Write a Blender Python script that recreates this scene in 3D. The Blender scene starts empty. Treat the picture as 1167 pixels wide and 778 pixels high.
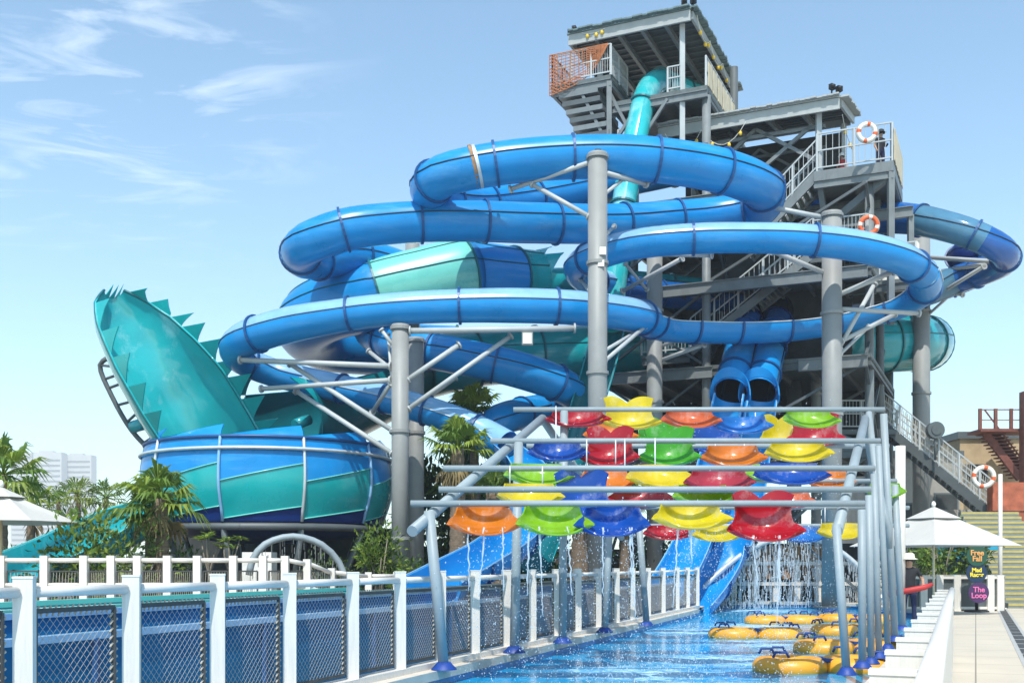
import bpy, math, random
from mathutils import Vector, Matrix
from mathutils.geometry import tessellate_polygon
random.seed(7)
R = math.radians
sc = bpy.context.scene
COL = sc.collection
F = 1250.0            # focal length in photo pixels (photo is 1167 wide)
EYE = 1.5
HZ = 643.0            # horizon row
def P(px, py, Y):
    return Vector(((px-583.5)/F*Y, Y, EYE-(py-HZ)/F*Y))
def G(px, Y, z=0.0):
    return Vector(((px-583.5)/F*Y, Y, z))
def lerp(a, b, t): return a+(b-a)*t

# ------------------------------------------------------------------ materials
MATS = {}
def mat(name, col, rough=.5, metal=0.0, coat=0.0, var=0.12, vscale=3.0, bump=0.0, bscale=20.0, streak=None, dirt_or_glare=None, trans=0.0, spec=.5, alpha=1.0, clear=0.0):
    m = bpy.data.materials.new(name); m.use_nodes = True
    nt = m.node_tree; N = nt.nodes; L = nt.links
    b = N['Principled BSDF']; out = N['Material Output']
    b.inputs['Roughness'].default_value = rough
    b.inputs['Metallic'].default_value = metal
    b.inputs['Coat Weight'].default_value = coat
    b.inputs['Coat Roughness'].default_value = .06
    b.inputs['Specular IOR Level'].default_value = spec
    b.inputs['Alpha'].default_value = alpha
    tc = N.new('ShaderNodeTexCoord')
    mp = N.new('ShaderNodeMapping')
    if streak: mp.inputs['Scale'].default_value = streak
    L.new(tc.outputs['Object'], mp.inputs['Vector'])
    no = N.new('ShaderNodeTexNoise'); no.inputs['Scale'].default_value = vscale
    no.inputs['Detail'].default_value = 5; no.inputs['Roughness'].default_value = .6
    L.new(mp.outputs[0], no.inputs['Vector'])
    cr = N.new('ShaderNodeValToRGB')
    c0 = [max(0, c*(1-var)) for c in col]; c1 = [min(1, c*(1+var)) for c in col]
    cr.color_ramp.elements[0].position = .32; cr.color_ramp.elements[1].position = .68
    cr.color_ramp.elements[0].color = (*c0, 1); cr.color_ramp.elements[1].color = (*c1, 1)
    L.new(no.outputs['Fac'], cr.inputs['Fac'])
    last = cr.outputs['Color']
    if dirt_or_glare:  # second colour in noise blotches
        n2 = N.new('ShaderNodeTexNoise'); n2.inputs['Scale'].default_value = dirt_or_glare[1]; n2.inputs['Detail'].default_value = 8
        n2.inputs['Roughness'].default_value = .7
        mp2 = N.new('ShaderNodeMapping'); mp2.inputs['Scale'].default_value = dirt_or_glare[3] if len(dirt_or_glare) > 3 else (1, 1, 1)
        L.new(tc.outputs['Object'], mp2.inputs['Vector']); L.new(mp2.outputs[0], n2.inputs['Vector'])
        r2 = N.new('ShaderNodeValToRGB'); r2.color_ramp.elements[0].position = .52; r2.color_ramp.elements[1].position = .75
        r2.color_ramp.elements[1].color = (dirt_or_glare[2],)*3+(1,)
        r2.color_ramp.elements[0].color = (0, 0, 0, 1)
        L.new(n2.outputs['Fac'], r2.inputs['Fac'])
        mx = N.new('ShaderNodeMix'); mx.data_type = 'RGBA'
        L.new(r2.outputs['Color'], mx.inputs[0]); L.new(last, mx.inputs[6]); mx.inputs[7].default_value = (*dirt_or_glare[0], 1)
        last = mx.outputs[2]
    L.new(last, b.inputs['Base Color'])
    if rough < .5:
        rr = N.new('ShaderNodeMapRange'); rr.inputs[3].default_value = rough*.8; rr.inputs[4].default_value = min(1, rough*1.6+.03)
        L.new(no.outputs['Fac'], rr.inputs[0]); L.new(rr.outputs[0], b.inputs['Roughness'])
    if bump:
        n3 = N.new('ShaderNodeTexNoise'); n3.inputs['Scale'].default_value = bscale; n3.inputs['Detail'].default_value = 4
        L.new(mp.outputs[0], n3.inputs['Vector'])
        bp = N.new('ShaderNodeBump'); bp.inputs['Strength'].default_value = bump; bp.inputs['Distance'].default_value = .02
        L.new(n3.outputs['Fac'], bp.inputs['Height']); L.new(bp.outputs[0], b.inputs['Normal'])
    if trans:
        t = N.new('ShaderNodeBsdfTranslucent'); L.new(last, t.inputs['Color'])
        ms = N.new('ShaderNodeMixShader'); ms.inputs[0].default_value = trans
        L.new(b.outputs[0], ms.inputs[1]); L.new(t.outputs[0], ms.inputs[2]); L.new(ms.outputs[0], out.inputs['Surface'])
    if clear:
        src = out.inputs['Surface'].links[0].from_socket; tr = N.new('ShaderNodeBsdfTransparent'); L.new(last, tr.inputs['Color'])
        mc = N.new('ShaderNodeMixShader'); mc.inputs[0].default_value = clear; L.new(src, mc.inputs[1]); L.new(tr.outputs[0], mc.inputs[2]); L.new(mc.outputs[0], out.inputs['Surface'])
    MATS[name] = m
    return m

mat('blue', (.004, .23, .58), .24, spec=.35, coat=.12, var=.10, vscale=.8, dirt_or_glare=((.12, .36, .64), 1.4, .5, (.35, .35, 2.2)))
mat('blue_pale', (.22, .43, .68), .14, coat=.4, var=.10, vscale=.8, dirt_or_glare=((.42, .58, .72), 1.5, .35))
mat('blue_deep', (.006, .10, .36), .14, coat=.4, var=.15, vscale=.8)
mat('blue_clear', (.11, .31, .48), .08, coat=.6, var=.12, vscale=1.0, trans=.35)
mat('navy', (.004, .025, .14), .3, spec=.25, var=.15, vscale=1)
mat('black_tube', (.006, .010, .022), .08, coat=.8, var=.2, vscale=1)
mat('teal', (.008, .31, .36), .14, coat=.4, var=.12, vscale=.7, dirt_or_glare=((.10, .42, .44), 1.0, .3))
mat('teal_wet', (.018, .42, .45), .10, coat=.5, var=.14, vscale=.6, dirt_or_glare=((.42, .68, .70), .42, .95, (1, 1, .6)))  # wet gloss; the pale patches put light reflections into the colour
mat('teal_dark', (.004, .13, .16), .18, coat=.3, var=.15, vscale=.7)
mat('sea_green', (.004, .36, .37), .2, coat=.3, var=.10, vscale=.8)
mat('mint', (.16, .58, .50), .22, coat=.3, var=.08, vscale=.8)
mat('flange_blue', (.006, .07, .22), .35, var=.15)
mat('flange_teal', (.004, .12, .14), .35, var=.15)
mat('seam', (.012, .03, .06), .5)
mat('rail_silver', (.55, .60, .62), .35, metal=.3)
mat('tower_steel', (.17, .19, .195), .5, var=.15, vscale=1.5, dirt_or_glare=((.08, .085, .08), 2, .5, (2, 2, .5)))  # darker copy of steel, the tower's shade put into the colour
mat('steel', (.255, .262, .255), .42, var=.07, vscale=1.5, dirt_or_glare=((.26, .28, .28), 3, .35, (3, 3, .4)), bump=.05)
mat('steel_light', (.42, .45, .455), .38, var=.06, vscale=2, dirt_or_glare=((.36, .36, .34), 6, .3))
mat('steel_dark', (.085, .10, .105), .5, var=.15, vscale=1.5, dirt_or_glare=((.08, .085, .08), 2, .5, (2, 2, .5)))
mat('deck_grate', (.10, .12, .12), .6, var=.25, vscale=6)
mat('tread_grey', (.20, .225, .20), .6, var=.15)
mat('roof_tin', (.13, .19, .19), .5, var=.2, vscale=4)
mat('roof_under', (.085, .095, .09), .7, var=.25, vscale=2)
mat('fascia', (.36, .38, .37), .5, var=.08)
mat('frame_grey', (.27, .325, .35), .5, var=.08, vscale=2, coat=0, dirt_or_glare=((.36, .40, .41), 4, .25))
mat('white_paint', (.68, .645, .585), .5, var=.06, vscale=3, streak=(9, 9, .7), dirt_or_glare=((.50, .46, .40), 5, .45, (8, 8, .5)), bump=.12, bscale=8)
mat('white_pipe', (.66, .63, .58), .4, var=.04, dirt_or_glare=((.55, .50, .44), 7, .35))
mat('rope', (.40, .36, .29), .9, var=.2, vscale=30)
mat('frame_dark', (.05, .05, .048), .6, var=.2, vscale=10)
mat('concrete', (.53, .47, .375), .8, var=.08, vscale=.8, dirt_or_glare=((.40, .35, .29), 1.6, .4), bump=.15, bscale=40)
mat('coping', (.58, .52, .44), .75, var=.12, vscale=3, dirt_or_glare=((.36, .31, .25), 6, .5), bump=.1)
mat('grate', (.40, .40, .38), .6, var=.1, vscale=5)
mat('pool_tile', (.02, .20, .46), .3, var=.2, vscale=6)
mat('soil', (.13, .10, .075), .9, var=.3, vscale=4, bump=.3)
mat('canvas', (.60, .585, .54), .85, var=.04, vscale=2, trans=.18)
mat('wood_pole', (.62, .52, .34), .5, var=.1)
mat('leaf', (.125, .215, .03), .5, var=.4, vscale=2, trans=.4)
mat('leaf_light', (.26, .34, .045), .5, var=.3, vscale=2, trans=.4)
mat('leaf_dark', (.04, .085, .02), .55, var=.4, vscale=2, trans=.3)
mat('leaf_dry', (.24, .18, .08), .8, var=.3, vscale=3, trans=.2)
mat('trunk', (.17, .125, .085), .9, var=.35, vscale=8, streak=(1, 1, 3), bump=.6, bscale=12)
mat('stem', (.22, .19, .14), .8, var=.2)
mat('tan_wall', (.44, .33, .20), .85, var=.2, vscale=.7, dirt_or_glare=((.27, .18, .10), .8, .7, (1, 1, .35)), bump=.15)
mat('grey_wall', (.30, .28, .25), .85, var=.15, vscale=1, bump=.1)
mat('brown_wall', (.10, .075, .055), .9, var=.3, vscale=1.5, bump=.3)
mat('rust', (.17, .055, .04), .7, var=.25, vscale=4)
mat('rust_wall', (.36, .10, .05), .8, var=.3, vscale=3)
mat('shadow_void', (.04, .045, .045), .9, var=.3, vscale=2)  # near-black colour that stands in for deep shade
mat('trough_blue', (.004, .12, .29), .6, spec=.15, var=.15, vscale=.8, dirt_or_glare=((.06, .22, .36), 1.5, .3))
mat('tower_block', (.40, .40, .39), .8, var=.06, vscale=.05)
mat('cyan_panel', (.01, .30, .46), .4, var=.1)
mat('yellow_paint', (.43, .35, .12), .6, var=.12, vscale=5)
mat('yellow_float', (.78, .35, .022), .35, var=.08, vscale=2, coat=.2)
mat('strap_blue', (.01, .05, .22), .6)
mat('base_blue', (.005, .045, .26), .45, var=.2, vscale=5)
mat('orange_ring', (.72, .12, .03), .5, var=.08)
mat('ring_white', (.78, .76, .70), .5, var=.05)
mat('orange_net', (.46, .17, .07), .8, var=.2, vscale=10)
mat('black', (.012, .012, .014), .6)
mat('skin', (.42, .24, .16), .55, var=.06)
mat('cloth_black', (.012, .013, .018), .8)
mat('cloth_navy', (.012, .02, .07), .8)
mat('cloth_red', (.45, .03, .03), .6)
mat('hat', (.70, .66, .55), .85)
mat('bulb_yellow', (.78, .50, .03), .4)
mat('bulb_clear', (.75, .74, .66), .3)
mat('sign_green', (.012, .075, .045), .4, var=.03)
mat('sign_navy', (.006, .03, .08), .4, var=.03)
mat('sign_purple', (.06, .022, .10), .4, var=.03)
mat('ink_orange', (.72, .34, .10), .5, var=.02)
mat('ink_yellow', (.85, .68, .05), .5, var=.02)
mat('ink_pink', (.75, .16, .38), .5, var=.02)
mat('lamp_white', (.78, .76, .70), .4)
mat('drop', (.90, .95, .98), .12, var=.02, trans=.4, clear=.45)
mat('timber', (.30, .17, .08), .8, var=.3, vscale=6)
SC = {}
for n, c in dict(orange=(.86, .30, .02), lime=(.36, .66, .02), cobalt=(.012, .12, .55), yellow=(.86, .72, .02), red=(.62, .012, .03),
                 green=(.10, .52, .02), coral=(.80, .20, .06), sky=(.03, .28, .72), pink=(.62, .06, .10)).items():
    SC[n] = mat('scoop_'+n, c, .16, coat=1.0, var=.14, vscale=3, trans=.42, clear=.2, dirt_or_glare=((.82, .82, .76), 3.5, .65))  # whitish blotches put wet glare into the plastic's colour
    SC[n].name = 'scoop_'+n

m_ = MATS['concrete']; N_ = m_.node_tree.nodes; L_ = m_.node_tree.links; b_ = N_['Principled BSDF']
bk = N_.new('ShaderNodeTexBrick'); bk.offset = 0.0; bk.inputs['Scale'].default_value = 1.0; bk.inputs['Brick Width'].default_value = 1.5; bk.inputs['Row Height'].default_value = 1.5; bk.inputs['Mortar Size'].default_value = .012; bk.inputs['Mortar Smooth'].default_value = .3
rm_ = N_.new('ShaderNodeMapping'); rm_.inputs['Rotation'].default_value = (0, 0, .4); L_.new(N_['Texture Coordinate'].outputs['Object'], rm_.inputs['Vector']); L_.new(rm_.outputs[0], bk.inputs['Vector'])
mj = N_.new('ShaderNodeMix'); mj.data_type = 'RGBA'; src_ = b_.inputs['Base Color'].links[0].from_socket; L_.new(bk.outputs['Fac'], mj.inputs[0]); L_.new(src_, mj.inputs[6]); mj.inputs[7].default_value = (.24, .21, .17, 1); L_.new(mj.outputs[2], b_.inputs['Base Color'])
# ------------------------------------------------------------------ mesh builder
class MB:
    def __init__(s): s.v = []; s.f = []; s.m = []; s.s = []
    def add(s, vs, fs, mi=0, smooth=False):
        o = len(s.v); s.v += [tuple(v) for v in vs]
        for f in fs: s.f.append(tuple(i+o for i in f)); s.m.append(mi); s.s.append(smooth)
    def box(s, c, d, mi=0, rz=0.0):
        x, y, z = d[0]/2, d[1]/2, d[2]/2; cs, sn = math.cos(rz), math.sin(rz)
        vs = []
        for dz in (-z, z):
            for (a, b) in ((-x, -y), (x, -y), (x, y), (-x, y)):
                vs.append((c[0]+a*cs-b*sn, c[1]+a*sn+b*cs, c[2]+dz))
        s.add(vs, [(3, 2, 1, 0), (4, 5, 6, 7), (0, 1, 5, 4), (1, 2, 6, 5), (2, 3, 7, 6), (3, 0, 4, 7)], mi)
    def bar(s, p, q, w, h, mi=0, up=Vector((0, 0, 1))):
        p = Vector(p); q = Vector(q); t = (q-p)
        if t.length < 1e-6: return
        t.normalize(); side = t.cross(up)
        if side.length < 1e-3: side = t.cross(Vector((0, 1, 0)))
        side.normalize(); u = side.cross(t).normalized()
        vs = []
        for e in (p, q):
            for (a, b) in ((-1, -1), (1, -1), (1, 1), (-1, 1)): vs.append(e+side*(a*w/2)+u*(b*h/2))
        s.add(vs, [(3, 2, 1, 0), (4, 5, 6, 7), (0, 1, 5, 4), (1, 2, 6, 5), (2, 3, 7, 6), (3, 0, 4, 7)], mi)
    def ibeam(s, p, q, w, h, t=.03, mi=0):
        p = Vector(p); q = Vector(q); z = Vector((0, 0, h/2-t/2))
        s.bar(p+z, q+z, w, t, mi); s.bar(p-z, q-z, w, t, mi); s.bar(p, q, t, h-2*t-.002, mi)
    def tube(s, pts, r, n=8, mi=0, caps=True, smooth=True):
        pts = [Vector(p) for p in pts]; rs = r if isinstance(r, (list, tuple)) else [r]*len(pts)
        ref = None; rings = []; o = len(s.v)
        for i, p in enumerate(pts):
            t = (pts[min(i+1, len(pts)-1)]-pts[max(i-1, 0)])
            if t.length < 1e-9: t = Vector((0, 0, 1))
            t.normalize()
            if ref is None:
                ref = t.cross(Vector((0, 0, 1)))
                if ref.length < .05: ref = t.cross(Vector((1, 0, 0)))
            ref = (ref-t*ref.dot(t)).normalized(); b = t.cross(ref)
            for k in range(n):
                a = 2*math.pi*k/n
                s.v.append(tuple(p+ref*(math.cos(a)*rs[i])+b*(math.sin(a)*rs[i])))
        for i in range(len(pts)-1):
            for k in range(n):
                k2 = (k+1) % n
                s.f.append((o+i*n+k, o+i*n+k2, o+(i+1)*n+k2, o+(i+1)*n+k)); s.m.append(mi); s.s.append(smooth)
        if caps:
            s.f.append(tuple(o+k for k in range(n-1, -1, -1))); s.m.append(mi); s.s.append(False)
            e = o+(len(pts)-1)*n
            s.f.append(tuple(e+k for k in range(n))); s.m.append(mi); s.s.append(False)
    def cyl(s, p, q, r, n=12, mi=0, r2=None):
        s.tube([p, q], [r, r if r2 is None else r2], n, mi)
    def torus(s, c, ax, R_, r_, n=20, m=8, mi=0, matf=None):
        c = Vector(c); ax = Vector(ax).normalized(); u = ax.cross(Vector((0, 0, 1)))
        if u.length < .05: u = ax.cross(Vector((1, 0, 0)))
        u.normalize(); w = ax.cross(u); o = len(s.v)
        for i in range(n):
            a = 2*math.pi*i/n; d = u*math.cos(a)+w*math.sin(a)
            for k in range(m):
                b = 2*math.pi*k/m; s.v.append(tuple(c+d*(R_+r_*math.cos(b))+ax*(r_*math.sin(b))))
        for i in range(n):
            for k in range(m):
                i2 = (i+1) % n; k2 = (k+1) % m
                s.f.append((o+i*m+k, o+i2*m+k, o+i2*m+k2, o+i*m+k2)); s.m.append(matf(i/n) if matf else mi); s.s.append(True)
    def lathe(s, c, prof, n=16, mi=0, smooth=True):
        o = len(s.v)
        for (r, z) in prof:
            for k in range(n):
                a = 2*math.pi*k/n; s.v.append((c[0]+r*math.cos(a), c[1]+r*math.sin(a), c[2]+z))
        for i in range(len(prof)-1):
            for k in range(n):
                k2 = (k+1) % n
                s.f.append((o+i*n+k, o+i*n+k2, o+(i+1)*n+k2, o+(i+1)*n+k)); s.m.append(mi); s.s.append(smooth)
    def grid(s, pts, mi=0, smooth=True, matf=None):
        h = len(pts); w = len(pts[0]); o = len(s.v)
        for r in pts: s.v += [tuple(p) for p in r]
        for i in range(h-1):
            for j in range(w-1):
                s.f.append((o+i*w+j, o+i*w+j+1, o+(i+1)*w+j+1, o+(i+1)*w+j)); s.m.append(matf(i, j) if matf else mi); s.s.append(smooth)
    def shell(s, pts, th, mi=0, smooth=True):
        """a grid given real thickness th along its averaged normals"""
        h = len(pts); w = len(pts[0]); P0 = [[Vector(p) for p in r] for r in pts]; bk = []
        for i in range(h):
            row = []
            for j in range(w):
                a = P0[min(i+1, h-1)][j]-P0[max(i-1, 0)][j]; b = P0[i][min(j+1, w-1)]-P0[i][max(j-1, 0)]
                n = a.cross(b)
                n = n.normalized() if n.length > 1e-9 else Vector((0, 0, 1))
                row.append(P0[i][j]+n*th)
            bk.append(row)
        s.grid(P0, mi, smooth); s.grid([r[::-1] for r in bk], mi, smooth)
        loop = [(0, j) for j in range(w)]+[(i, w-1) for i in range(1, h)]+[(h-1, j) for j in range(w-2, -1, -1)]+[(i, 0) for i in range(h-2, 0, -1)]
        o = len(s.v)
        for (i, j) in loop: s.v.append(tuple(P0[i][j])); s.v.append(tuple(bk[i][j]))
        n = len(loop)
        for k in range(n):
            k2 = (k+1) % n
            s.f.append((o+2*k, o+2*k+1, o+2*k2+1, o+2*k2)); s.m.append(mi); s.s.append(False)
    def build(s, name, mats, parent=None, loc=None, label=None):
        me = bpy.data.meshes.new(name)
        lo = Vector(ORG[parent.name]) if parent is not None else (Vector(loc) if loc is not None else Vector((0, 0, 0)))
        me.from_pydata([(v[0]-lo.x, v[1]-lo.y, v[2]-lo.z) for v in s.v], [], s.f)
        if not isinstance(mats, (list, tuple)): mats = [mats]
        for m in mats: me.materials.append(MATS[m] if isinstance(m, str) else m)
        me.polygons.foreach_set('material_index', s.m); me.polygons.foreach_set('use_smooth', s.s)
        me.update()
        o = bpy.data.objects.new(name, me); COL.objects.link(o)
        if parent is not None: o.parent = parent
        else: o.location = lo
        ORG[o.name] = tuple(lo)
        if label: o['label'] = label
        return o
ORG = {}
def tag(o, label, cat, group=None):
    o['label'] = label; o['category'] = cat
    if group: o['group'] = group
    return o
def thing(name, label, cat, loc, group=None):
    o = bpy.data.objects.new(name, None); o.empty_display_size = .3
    o.location = loc; COL.objects.link(o); ORG[o.name] = tuple(loc)
    return tag(o, label, cat, group)
def structure(name, mb, mats):
    o = mb.build(name, mats); o['kind'] = 'structure'; return o
def copy_tree(src, loc, label, rz=None, scale=None):
    c = src.copy(); COL.objects.link(c); c.location = loc; ORG[c.name] = tuple(loc)
    if rz is not None: c.rotation_euler = (0, 0, rz)
    if scale: c.scale = (scale,)*3
    c['label'] = label
    for ch in list(src.children):
        d = ch.copy(); COL.objects.link(d); d.parent = c
        for g in ch.children:
            e = g.copy(); COL.objects.link(e); e.parent = d
    return c

# ------------------------------------------------------------------ splines and slide tubes
def spline(pts, step=.35):
    """Catmull-Rom through (Vector, r) points, resampled; returns list of (pos, r)"""
    pts = [(Vector(p), r) for p, r in pts]
    ext = [(pts[0][0]*2-pts[1][0], pts[0][1])]+pts+[(pts[-1][0]*2-pts[-2][0], pts[-1][1])]
    out = []
    for i in range(1, len(ext)-2):
        a, b, c, d = [ext[i+k] for k in (-1, 0, 1, 2)]
        def kn(t, p, q): return t+max(1e-4, (q[0]-p[0]).length)**.5
        t0 = 0.0; t1 = kn(t0, a, b); t2 = kn(t1, b, c); t3 = kn(t2, c, d)
        n = max(2, int((c[0]-b[0]).length/step))
        for k in range(n):
            t = t1+(t2-t1)*k/n
            A1 = a[0]*((t1-t)/(t1-t0))+b[0]*((t-t0)/(t1-t0)); A2 = b[0]*((t2-t)/(t2-t1))+c[0]*((t-t1)/(t2-t1)); A3 = c[0]*((t3-t)/(t3-t2))+d[0]*((t-t2)/(t3-t2))
            B1 = A1*((t2-t)/(t2-t0))+A2*((t-t0)/(t2-t0)); B2 = A2*((t3-t)/(t3-t1))+A3*((t-t1)/(t3-t1))
            out.append((B1*((t2-t)/(t2-t1))+B2*((t-t1)/(t2-t1)), lerp(b[1], c[1], k/n)))
    out.append(pts[-1]); return out
def frames(path, ref=Vector((0, 0, 1))):
    fr = []; up = None
    for i, (p, r) in enumerate(path):
        t = (path[min(i+1, len(path)-1)][0]-path[max(i-1, 0)][0]).normalized()
        u = ref-t*ref.dot(t)
        if up is not None and u.length < .45: u = up-t*up.dot(t)
        elif u.length < .45: u = Vector((0, -1, 0))-t*t.y*-1
        u.normalize(); up = u
        fr.append((p, r, t, u, t.cross(u).normalized()))
    return fr
def sweep(mb, fr, n=22, a0=0.0, a1=360.0, th=.02, mi=0, matf=None, inner_mi=None):
    full = abs(a1-a0) > 359
    angs = [R(lerp(a0, a1, k/n)) for k in range(n if full else n+1)]
    outer = [[p+(u*math.cos(a)+s*math.sin(a))*r for a in angs] for (p, r, t, u, s) in fr]
    if full:
        for row in outer: row.append(row[0])
        mb.grid(outer, mi, True, matf)
        inner = [[p+(u*math.cos(a)+s*math.sin(a))*(r-th) for a in angs+[angs[0]]][::-1] for (p, r, t, u, s) in fr]
        mb.grid(inner, mi, True, (lambda i, j: inner_mi) if inner_mi is not None else (lambda i, j: matf(i, n-1-j)) if matf else None)
        for e in (0, -1): mb.grid([outer[e], inner[e][::-1]], mi, False)
    else:
        inner = [[p+(u*math.cos(a)+s*math.sin(a))*(r-th) for a in angs][::-1] for (p, r, t, u, s) in fr]
        mb.grid(outer, mi, True, matf); mb.grid(inner, mi, True, (lambda i, j: matf(i, n-1-j)) if matf else None)
        mb.grid([[a[0], b[-1]] for a, b in zip(outer, inner)], mi, False); mb.grid([[b[0], a[-1]] for a, b in zip(outer, inner)], mi, False)
        for e in (0, -1): mb.grid([outer[e], inner[e][::-1]], mi, False)
def arc_len(path):
    d = [0.0]
    for i in range(1, len(path)): d.append(d[-1]+(path[i][0]-path[i-1][0]).length)
    return d
def flange(fr_i, parent, m, w=.08, h=.07, a0=0, a1=360):
    p, r, t, u, s = fr_i; mb = MB()
    full = a1-a0 > 359; n = 24
    angs = [R(lerp(a0, a1, k/n)) for k in range(n+1)]
    prof = [(r+.004, -w/2), (r+h, -w/2), (r+h, w/2), (r+.004, w/2), (r+.004, -w/2)]
    mb.grid([[p+(u*math.cos(a)+s*math.sin(a))*q+t*z for a in angs] for q, z in prof], 0, False)
    return mb.build('flange', m, parent)
def seam(fr, parent, m, angs=(78, 282), rr=.022, name='seam'):
    for a in angs:
        a = R(a); mb = MB()
        mb.tube([p+(u*math.cos(a)+s*math.sin(a))*(r+.012) for (p, r, t, u, s) in fr], rr, 5)
        mb.build(name, m, parent)
def slide_tube(parent, pts, mats, name='tube', fl='flange_blue', every=3.3, matf=None, seams=True, a0=0, a1=360, n=22, seam_m='seam', start=1.2, ref=Vector((0, 0, 1)), th=.02, seam_angs=(78, 282), inner_mi=None):
    path = spline([(P(*q[:3]), q[3]) for q in pts]); fr = frames(path, ref)
    mb = MB(); sweep(mb, fr, n, a0, a1, th, 0, matf(fr, path) if matf else None, inner_mi)
    body = mb.build(name, mats, parent)
    d = arc_len(path); nx = start
    for i in range(len(path)):
        if d[i] >= nx:
            if fl: flange(fr[i], parent, fl, a0=a0, a1=a1)
            nx += every
    if seams: seam(fr, parent, seam_m, seam_angs)
    return fr
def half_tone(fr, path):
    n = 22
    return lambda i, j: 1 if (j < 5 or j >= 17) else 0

# ================================================================== SETTING
def lx(Y): return -6.0+.3425*Y          # pool's left edge (line of the left fence)
def rx(Y): return -1.3+.425*Y           # pool's right edge
far = [(rx(33), 33), (rx(33)-.3, 37), (12.6, 40.0), (11.2, 41.6), (9.6, 42.2), (8.2, 41.6), (7.0, 39.6), (6.25, 36.5), (lx(34.6)+.05, 34.6)]
hole = [(lx(5.5), 5.5), (rx(5.5), 5.5)]+far
out = [(-900, -60), (900, -60), (2500, 3000), (-2500, 3000)]
def tess(loops, z):
    vs = [Vector((x, y, z)) for lp in loops for (x, y) in lp]
    tr = tessellate_polygon([[Vector((x, y, 0)) for (x, y) in lp] for lp in loops])
    fs = []
    for a, b, c in tr:
        n = (vs[b]-vs[a]).cross(vs[c]-vs[a])
        fs.append((a, b, c) if n.z > 0 else (a, c, b))
    return vs, fs
mb = MB(); mb.add(*tess([out, hole], 0.0)); structure('ground', mb, 'concrete')
# pool shell and water
mb = MB()
for i in range(len(hole)):
    a, b = hole[i], hole[(i+1) % len(hole)]
    mb.add([(a[0], a[1], -1.1), (b[0], b[1], -1.1), (b[0], b[1], -.001), (a[0], a[1], -.001)], [(0, 1, 2, 3)])
mb.add(*tess([hole], -1.1)); structure('pool_basin', mb, 'pool_tile')
m = mat('water', (.004, .33, .66), .03, var=.25, vscale=.7)
nt = m.node_tree; N = nt.nodes; L = nt.links; b = N['Principled BSDF']; tc = N['Texture Coordinate']
for l in list(b.inputs['Roughness'].links): L.remove(l)
b.inputs['Roughness'].default_value = .05; b.inputs['IOR'].default_value = 1.33; b.inputs['Specular IOR Level'].default_value = .2
col = b.inputs['Base Color'].links[0].from_socket
foam = None
def mathn(op, a, bb=None):
    n = N.new('ShaderNodeMath'); n.operation = op; n.use_clamp = False
    for k, x in enumerate((a, bb)):
        if x is None: continue
        if isinstance(x, (int, float)): n.inputs[k].default_value = x
        else: L.new(x, n.inputs[k])
    return n.outputs[0]
for (c, rad) in (((1.9, 16.4, -.12), 2.6), ((3.6, 18.6, -.12), 2.9), ((5.2, 22.5, -.12), 3.0), ((2.6, 14.2, -.12), 2.8), ((4.4, 26.5, -.12), 3.2), ((6.4, 29, -.12), 3.0), ((8.6, 38.5, -.12), 3.5)):
    vd = N.new('ShaderNodeVectorMath'); vd.operation = 'DISTANCE'; L.new(tc.outputs['Object'], vd.inputs[0]); vd.inputs[1].default_value = c
    mr = N.new('ShaderNodeMapRange'); mr.inputs[1].default_value = rad; mr.inputs[2].default_value = rad*.15; L.new(vd.outputs['Value'], mr.inputs[0])
    foam = mr.outputs[0] if foam is None else mathn('MAXIMUM', foam, mr.outputs[0])
fn = N.new('ShaderNodeTexNoise'); fn.inputs['Scale'].default_value = 4.5; fn.inputs['Detail'].default_value = 10; fn.inputs['Roughness'].default_value = .78
L.new(tc.outputs['Object'], fn.inputs['Vector'])
fm = N.new('ShaderNodeMapRange'); fm.inputs[1].default_value = .67; fm.inputs[2].default_value = .92
L.new(mathn('ADD', mathn('MULTIPLY', foam, .30), fn.outputs['Fac']), fm.inputs[0])
mx = N.new('ShaderNodeMix'); mx.data_type = 'RGBA'; L.new(fm.outputs[0], mx.inputs[0]); L.new(col, mx.inputs[6]); mx.inputs[7].default_value = (.62, .82, .90, 1)
L.new(mx.outputs[2], b.inputs['Base Color'])
rr = N.new('ShaderNodeMapRange'); rr.inputs[3].default_value = .05; rr.inputs[4].default_value = .6; L.new(fm.outputs[0], rr.inputs[0]); L.new(rr.outputs[0], b.inputs['Roughness'])
wv = N.new('ShaderNodeTexNoise'); wv.inputs['Scale'].default_value = 2.6; wv.inputs['Detail'].default_value = 6; wv.inputs['Roughness'].default_value = .6; L.new(tc.outputs['Object'], wv.inputs['Vector'])
bp = N.new('ShaderNodeBump'); bp.inputs['Strength'].default_value = .5; bp.inputs['Distance'].default_value = .022
L.new(mathn('ADD', wv.outputs['Fac'], mathn('MULTIPLY', fm.outputs[0], .25)), bp.inputs['Height']); L.new(bp.outputs[0], b.inputs['Normal'])
mb = MB(); mb.add(*tess([hole], -.12)); structure('water', mb, 'water')
# coping kerb round the pool
mb = MB()
def kerb(pts, w, z0, z1, side=1):
    V = [Vector((x, y, 0)) for x, y in pts]
    L_, R_ = [], []
    for i, p in enumerate(V):
        t = (V[min(i+1, len(V)-1)]-V[max(i-1, 0)]).normalized(); n = Vector((t.y, -t.x, 0))*side
        L_.append(p-n*.06); R_.append(p+n*w)
    up = Vector((0, 0, 1))
    mb.grid([[a+up*z0 for a in L_], [a+up*z1 for a in L_], [a+up*z1 for a in R_], [a+up*z0 for a in R_]], 0, False)
kerb([(lx(5.5), 5.5), (lx(15), 15), (lx(25), 25), (lx(34.6), 34.6)], .55, -.02, .10, -1)
kerb([(rx(5.5), 5.5), (rx(15), 15), (rx(25), 25)]+far[:-1], .45, -.02, .08, 1)
structure('kerb', mb, 'coping')
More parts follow.
